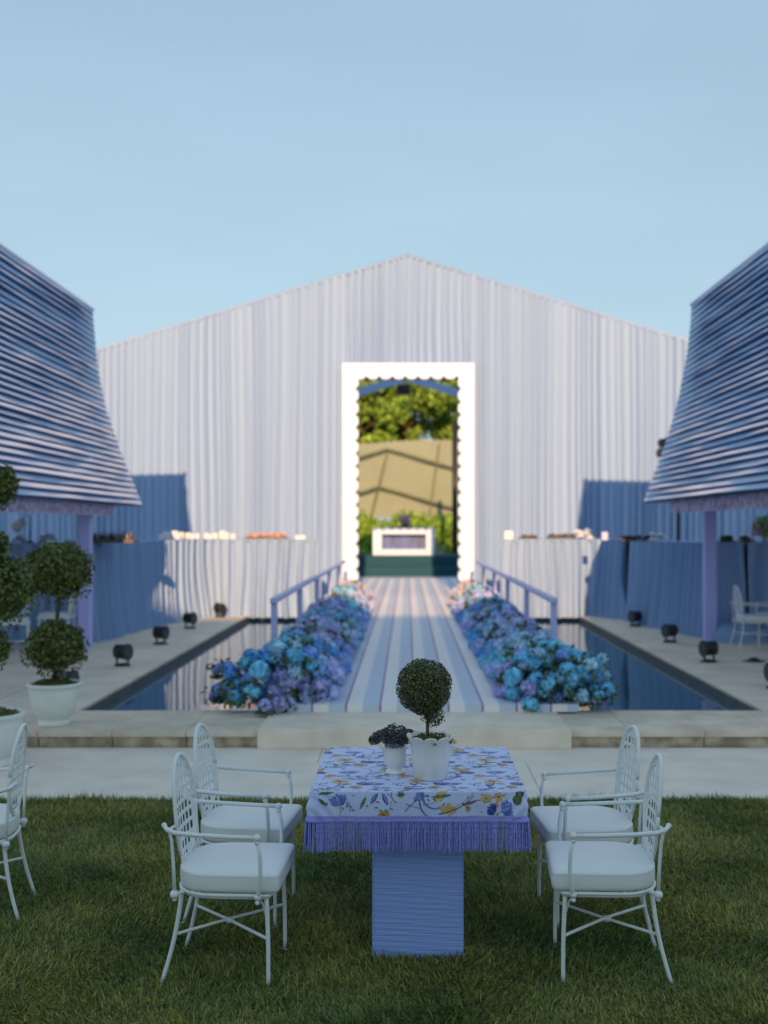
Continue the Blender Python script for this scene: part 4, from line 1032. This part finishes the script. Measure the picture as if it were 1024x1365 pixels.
for i in range(NC):
    j = int((i + .5) / NC * NPER); x, y, z = base[j]; nx_, ny_ = RPc[j, 2], RPc[j, 3]; fl2 = .012 * corner[j]
    L = .130 + random.uniform(-.008, .006); sw = random.gauss(0, .0022); so_ = random.gauss(0, .003) + .002; lay = random.choice([0, .003])
    for k in range(rows):
        t = k / (rows - 1); r_ = .0027 * (1.0 if k < rows - 1 else .8); wob = .0012 * math.sin(k * 2.1 + i)
        cx = x + nx_ * (lay + so_ * t + fl2 * t * .5) - ny_ * (sw * t + wob); cy = y + ny_ * (lay + so_ * t + fl2 * t * .5) + nx_ * (sw * t + wob); cz = z - L * t
        for q in range(seg): a = 2 * PI * q / seg + k; mb_v.append((cx + r_ * math.cos(a), cy + r_ * math.sin(a), cz))
    for k in range(rows - 1):
        for q in range(seg): mb_f.append((off + k * seg + q, off + k * seg + (q + 1) % seg, off + (k + 1) * seg + (q + 1) % seg, off + (k + 1) * seg + q))
    off += rows * seg
link_mesh('fringe', np.array(mb_v), np.array(mb_f), M['fringe'], cl, smooth=True)

# centrepieces
CZ = TH + .005
px0, py0 = .105, 5.10
t = thing('small_topiary', 'round boxwood ball topiary in a white pot with scalloped rim on the table', 'potted topiary', (px0, py0, CZ))
def rimf(i, th, r, z):
    if i in (5, 6, 7, 8):
        s_ = abs(math.sin(th * 5)) ** .6; return r * (1 + .05 * s_ - .03), z - .014 * (1 - s_) - (.0 if i != 7 else 0)
    return r * (1 + .008 * math.cos(th * 10) * (1 if i > 2 else 0)), z
b = MB(); b.lathe((px0, py0, CZ), [(0, 0), (.070, 0), (.076, .004), (.085, .09), (.092, .165), (.105, .190), (.108, .196), (.102, .198), (.094, .19), (.086, .165), (.08, .15), (0, .15)], 100, rf=rimf); b.build('pot', M['pot'], t, smooth=True)
b = MB(); b.ball((px0, py0, CZ + .165), .086, 24, 8, sz=.25); b.build('soil_mound', M['moss'], t, smooth=True)
c, n_ = blob_pts(1700, (px0, py0, CZ + .168), .088, .7, (1, 1, .32), .25, seed=8); k = c[:, 2] > CZ + .163; v, f = leaf_quads(c[k], n_[k], rng.uniform(.004, .008, k.sum()), .5, .8); link_mesh('moss', v, f, M['moss'], t)
bx_, bz_ = px0 - .028, CZ + .412
b = MB(); b.tube([(px0 - .006, py0, CZ + .15), (px0 - .014, py0, CZ + .22), (px0 - .010, py0, CZ + .28), (bx_, py0, bz_)], [.0085, .0075, .007, .006], 10)
for q in range(7): a = q * .9; b.tube([(px0 - .012, py0, CZ + .26), (bx_ + .05 * math.cos(a), py0 + .05 * math.sin(a), bz_ - .04)], [.004, .002], 5)
b.build('stem', M['bark'], t, smooth=True)
c, n_ = blob_pts(9000, (bx_, py0, bz_), .128, .62, (1, 1, 1.0), .03, seed=12); c2, n2 = blob_pts(650, (px0 + .012, py0, CZ + .285), .055, .3, (1, 1, 1.1), .1, seed=13)
c = np.concatenate([c, c2]); n_ = np.concatenate([n_, n2]); v, f = leaf_quads(c, n_, rng.uniform(.0045, .0075, len(c)), .62, .6); link_mesh('foliage', v, f, M['leaf_small'], t)
b = MB(); b.ball((bx_, py0, bz_), .086, 18, 12); b.build('inner_growth', M['leaf_small'], t, smooth=True)

vx, vy = -.056, 5.20
t = thing('flower_vase', 'small white fluted footed vase of dark grey-purple sedum on the table', 'vase', (vx, vy, CZ))
b = MB(); b.lathe((vx, vy, CZ), [(0, 0), (.043, 0), (.046, .005), (.042, .012), (.034, .02), (.036, .028), (.047, .042), (.051, .06), (.051, .115), (.053, .135), (.056, .140), (.053, .142), (.048, .135), (.045, .12), (0, .12)], 120,
        rf=lambda i, th, r, z: (r * (1 - (.05 * abs(math.sin(th * 11)) if 6 <= i <= 9 else 0)), z)); b.build('vase', M['pot'], t, smooth=True)
cs = []; ns_ = []
for (dx_, dy_, dz_, r_, sq) in ((.028, -.02, .170, .062, .5), (.0, .03, .185, .06, .55), (-.045, .0, .178, .05, .5), (.055, .02, .172, .05, .55), (-.078, -.012, .165, .035, .6), (.0, -.03, .150, .05, .6), (-.1, .0, .15, .024, .8)):
    c, n_ = blob_pts(int(11000 * r_), (vx + dx_, vy + dy_, CZ + dz_), r_, .8, (1, 1, sq), .16, seed=int(1000 * (dx_ + 1)))
    cs.append(c); ns_.append(n_)
c = np.concatenate(cs); n_ = np.concatenate(ns_); v, f = leaf_quads(c, n_, rng.uniform(.0035, .006, len(c)), .8, .7); link_mesh('sedum_heads', v, f, M['sedum'], t)
c = np.array(vx + rng.normal(0, .04, 160))[:, None] * [1, 0, 0] + np.stack([np.zeros(160), vy + rng.normal(0, .035, 160), CZ + .145 + rng.uniform(0, .03, 160)], 1); c[:40, 0] -= .06; c[:40, 2] -= .01
v, f = leaf_quads(c, np.tile([0, 0, 1.], (160, 1)), rng.uniform(.008, .014, 160), .5, .8); link_mesh('leaves', v, f, M['sedum_leaf'], t)

# ------------------------------------------------------------------ beyond the doorway
SY = 39.5
t = thing('low_stage', 'dark teal low stage with two steps seen through the doorway', 'stage', (0, SY, .15))
b = MB(); b.box(-6, 6, SY, SY + .5, .15, .50, bev=.02); b.box(-6, 6, SY + .5, SY + 4, .15, .86, bev=.02); b.build('platform', M['stage'], t)
x0, x1 = (497 - VX) * 40.6 / FPX, (580 - VX) * 40.6 / FPX
t = thing('fireplace_console', 'white rectangular console with dark blue inset screen on the teal stage', 'console', ((x0 + x1) / 2, 40.6, .86))
zb, zt = .862, CAMZ + (702 - 703.5) * 40.6 / FPX; w1 = .33
b = MB(); b.box(x0, x0 + w1, 40.5, 41.1, zb, zt, bev=.02); b.box(x1 - w1, x1, 40.5, 41.1, zb, zt, bev=.02); b.box(x0 + w1, x1 - w1, 40.5, 41.1, zt - .24, zt, bev=.02); b.box(x0 + w1, x1 - w1, 40.5, 41.1, zb, zb + .22, bev=.02); b.build('surround', M['white'], t)
b = MB(); b.box(x0 + w1, x1 - w1, 40.9, 41.0, zb + .22, zt - .24); b.build('screen', M['screen'], t)
xm, _, zm = at(540, 694, 40.8)
t = thing('flower_vase', 'round pale pink bouquet on top of the white console', 'flowers', (xm, 40.8, zt))
b = MB(); b.lathe((xm, 40.8, zt), [(0, 0), (.3, 0), (.28, .05), (.1, .08), (.12, .14), (.05, .16)], 16); b.build('bowl', M['black'], t, smooth=True)
c, nn = blob_pts(500, (xm, 40.8, zt + .30), .2, .6, seed=44); v, f = leaf_quads(c, nn, rng.uniform(.03, .05, 500), .7); link_mesh('blooms', v, f, M['pink'], t)
xm, _, zm = at(538, 519, 33.3)
t = thing('hanging_speaker', 'black speaker box hanging under the gable beam inside the doorway', 'speaker', (xm, 33.3, zm))
b = MB(); b.box(xm - .2, xm + .2, 33.1, 33.5, zm - .16, zm + .12, bev=.03); b.box(xm - .12, xm + .12, 33.05, 33.1, zm - .1, zm + .06); b.build('cabinet', M['black'], t)
b = MB(); b.tube([(xm, 33.3, zm + .11), (xm, 33.55, 5.95)], .02, 6); b.build('bracket', M['black'], t)
# tan canvas wall; green bars in front stand in for tent-frame shadows
t = thing('canvas_wall', 'tall tan canvas wall behind the stage with dark green bars as tent-frame shadow lines', 'wall', (0, 55, 0))
zA, zB = 2.35, at(0, 589, 55)[2]
b = MB(); n = 40
V = []
for i in range(n + 1):
    x = -9 + 18 * i / n
    for k in range(9): V.append((x, 55 + .08 * math.sin(i * .9) + .05 * math.sin(k + i * .3), zA + (zB - zA + .1 * math.sin(i * .35)) * k / 8))
link_mesh('canvas', np.array(V), gridfaces(n + 1, 9), M['tan'], t, smooth=True)
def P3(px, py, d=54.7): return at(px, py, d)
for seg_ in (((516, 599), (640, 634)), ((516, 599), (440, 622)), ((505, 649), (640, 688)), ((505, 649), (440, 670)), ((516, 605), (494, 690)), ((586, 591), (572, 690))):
    b = MB(); (a, c_), (e, f_) = seg_; b.tube([P3(a, c_), P3(e, f_)], .075 if a - e < -20 or a - e > 30 else .045, 8); b.build('shadow_bar', M['shadow_bar_post'], t)
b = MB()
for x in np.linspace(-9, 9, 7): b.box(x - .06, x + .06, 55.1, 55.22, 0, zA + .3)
b.build('ground_post', M['shadow_bar_post'], t)
b = MB(); x, _, z1_ = at(606.5, 562, 44); b.tube([(x, 44, .1), (x, 44, z1_)], .11, 10); b.lathe((x, 44, .15), [(0, 0), (.3, 0), (.3, .04), (.11, .06)], 14)
tag(b.build('tent_pole', M['black'], origin=(x, 44, .1), smooth=True), 'tall dark pole inside the doorway near its right edge', 'pole')
def tree(name, label, x, y, h, r, seed, m, trunk_h, n=9000, leaf=.16, group=None):
    t = thing(name, label, 'tree' if name != 'hedge' else 'hedge', (x, y, 0), group); g = random.Random(seed)
    b = MB(); b.tube([(x, y, 0), (x + .1, y, trunk_h * .6), (x, y, h * .7)], [.22, .17, .06], 10)
    cl_ = []
    for q in range(15):
        a = g.uniform(0, 6.28); rr = g.uniform(.2, .95) * r; zz = trunk_h + (h - trunk_h) * g.uniform(.05, .92); cl_.append((x + rr * math.cos(a), y + rr * math.sin(a) * .8, zz, g.uniform(.28, .5) * r))
        b.tube([(x, y, max(trunk_h * .7, zz - r * .5)), cl_[-1][:3]], [.08, .02], 6)
    b.build('trunk', M['bark'], t, smooth=True)
    C = []; N_ = []
    for i, (cx, cy, cz_, cr_) in enumerate(cl_): c, nn = blob_pts(n // 15, (cx, cy, cz_), cr_, .35, (1, 1, .75), .25, seed * 31 + i); C.append(c); N_.append(nn)
    C = np.concatenate(C); N_ = np.concatenate(N_); v, f = leaf_quads(C, N_, rng.uniform(leaf * .6, leaf * 1.2, len(C)), .6, .8); link_mesh('crown', v, f, m, t)
GT = 'sunlit trees behind the canvas wall'
tree('leafy_tree', 'yellow-green tree in the middle above the tan canvas wall', -.3, 66, 12.0, 3.4, 3, M['tree_leaf'], 5.0, n=16000, leaf=.19, group=GT)
tree('leafy_tree', 'yellow-green tree seen at the left side of the doorway', -3.4, 63, 11.5, 3.0, 4, M['tree_leaf'], 4.5, n=14000, leaf=.19, group=GT)
tree('leafy_tree', 'yellow-green tree at the right side of the doorway with sky behind', 3.3, 68, 10.8, 2.8, 5, M['tree_leaf'], 4.5, n=12000, leaf=.19, group=GT)
for i, x in enumerate((-3.4, -2.1, -.75, .6, 1.95, 3.3)):
    lab = ['left end', 'left of centre', 'behind the console, left', 'behind the console, right', 'right of centre', 'right end'][i]
    t = thing('shrub', 'bright green shrub in the row below the canvas wall, ' + lab, 'shrub', (x, 53.2, .1), 'shrubs behind the stage'); C = []; N_ = []
    for q in range(5):
        c, nn = blob_pts(1000, (x + random.uniform(-.8, .8), 53.2 + random.uniform(-.3, .3), .6 + 1.35 * (q / 4)), .72, .4, (1, 1, .85), .25, 90 + i * 7 + q); C.append(c); N_.append(nn)
    C = np.concatenate(C); N_ = np.concatenate(N_); k = C[:, 2] > .1; v, f = leaf_quads(C[k], N_[k], rng.uniform(.06, .12, k.sum()), .6, .8); link_mesh('foliage', v, f, M['hedge_leaf'], t)
    b = MB(); b.tube([(x, 53.2, .1), (x, 53.2, 1.4)], [.06, .03], 6); b.build('stem', M['bark'], t)

# ------------------------------------------------------------------ unseen house added behind the camera, shaped to cast the foreground shade
HYb = -24.0; eave = .24 + TAN * (20.9 - HYb) * 1.0
hs = thing('shade_caster_house', 'unseen house added behind the camera to shade the lawn and pool', 'house', (0, HYb - 4, 0))
b = MB(); b.box(-15, 15, HYb - 9, HYb - .3, 0, eave - .3); b.build('wall', M['shade_caster_wall'], hs)
b = MB(); b.add([(-15.6, HYb, eave), (15.6, HYb, eave), (15.6, HYb - 9.6, eave), (-15.6, HYb - 9.6, eave), (-11, HYb - 4.8, eave + .5), (11, HYb - 4.8, eave + .5),
                 (-15.6, HYb, eave - .25), (15.6, HYb, eave - .25), (15.6, HYb - 9.6, eave - .25), (-15.6, HYb - 9.6, eave - .25)],
                [(0, 1, 5, 4), (1, 2, 5), (2, 3, 4, 5), (3, 0, 4), (6, 7, 1, 0), (7, 8, 2, 1), (8, 9, 3, 2), (9, 6, 0, 3), (9, 8, 7, 6)]); b.build('roof', M['houseroof'], hs)
for zf in (1.0, 4.6, 8.0):
    for x in np.arange(-12, 13, 4.0):
        b = MB(); b.box(x - .65, x + .65, HYb - .32, HYb - .24, zf, zf + 2.0); w_ = b.build('window', M['white'], hs)  # windows of the added unseen house
        b = MB(); b.box(x - .55, x + .55, HYb - .24, HYb - .23, zf + .1, zf + 1.9); pn = b.build('pane', M['pane'], hs); pn.parent = w_
for o in bpy.data.objects:
    if '_o' in o: del o['_o']
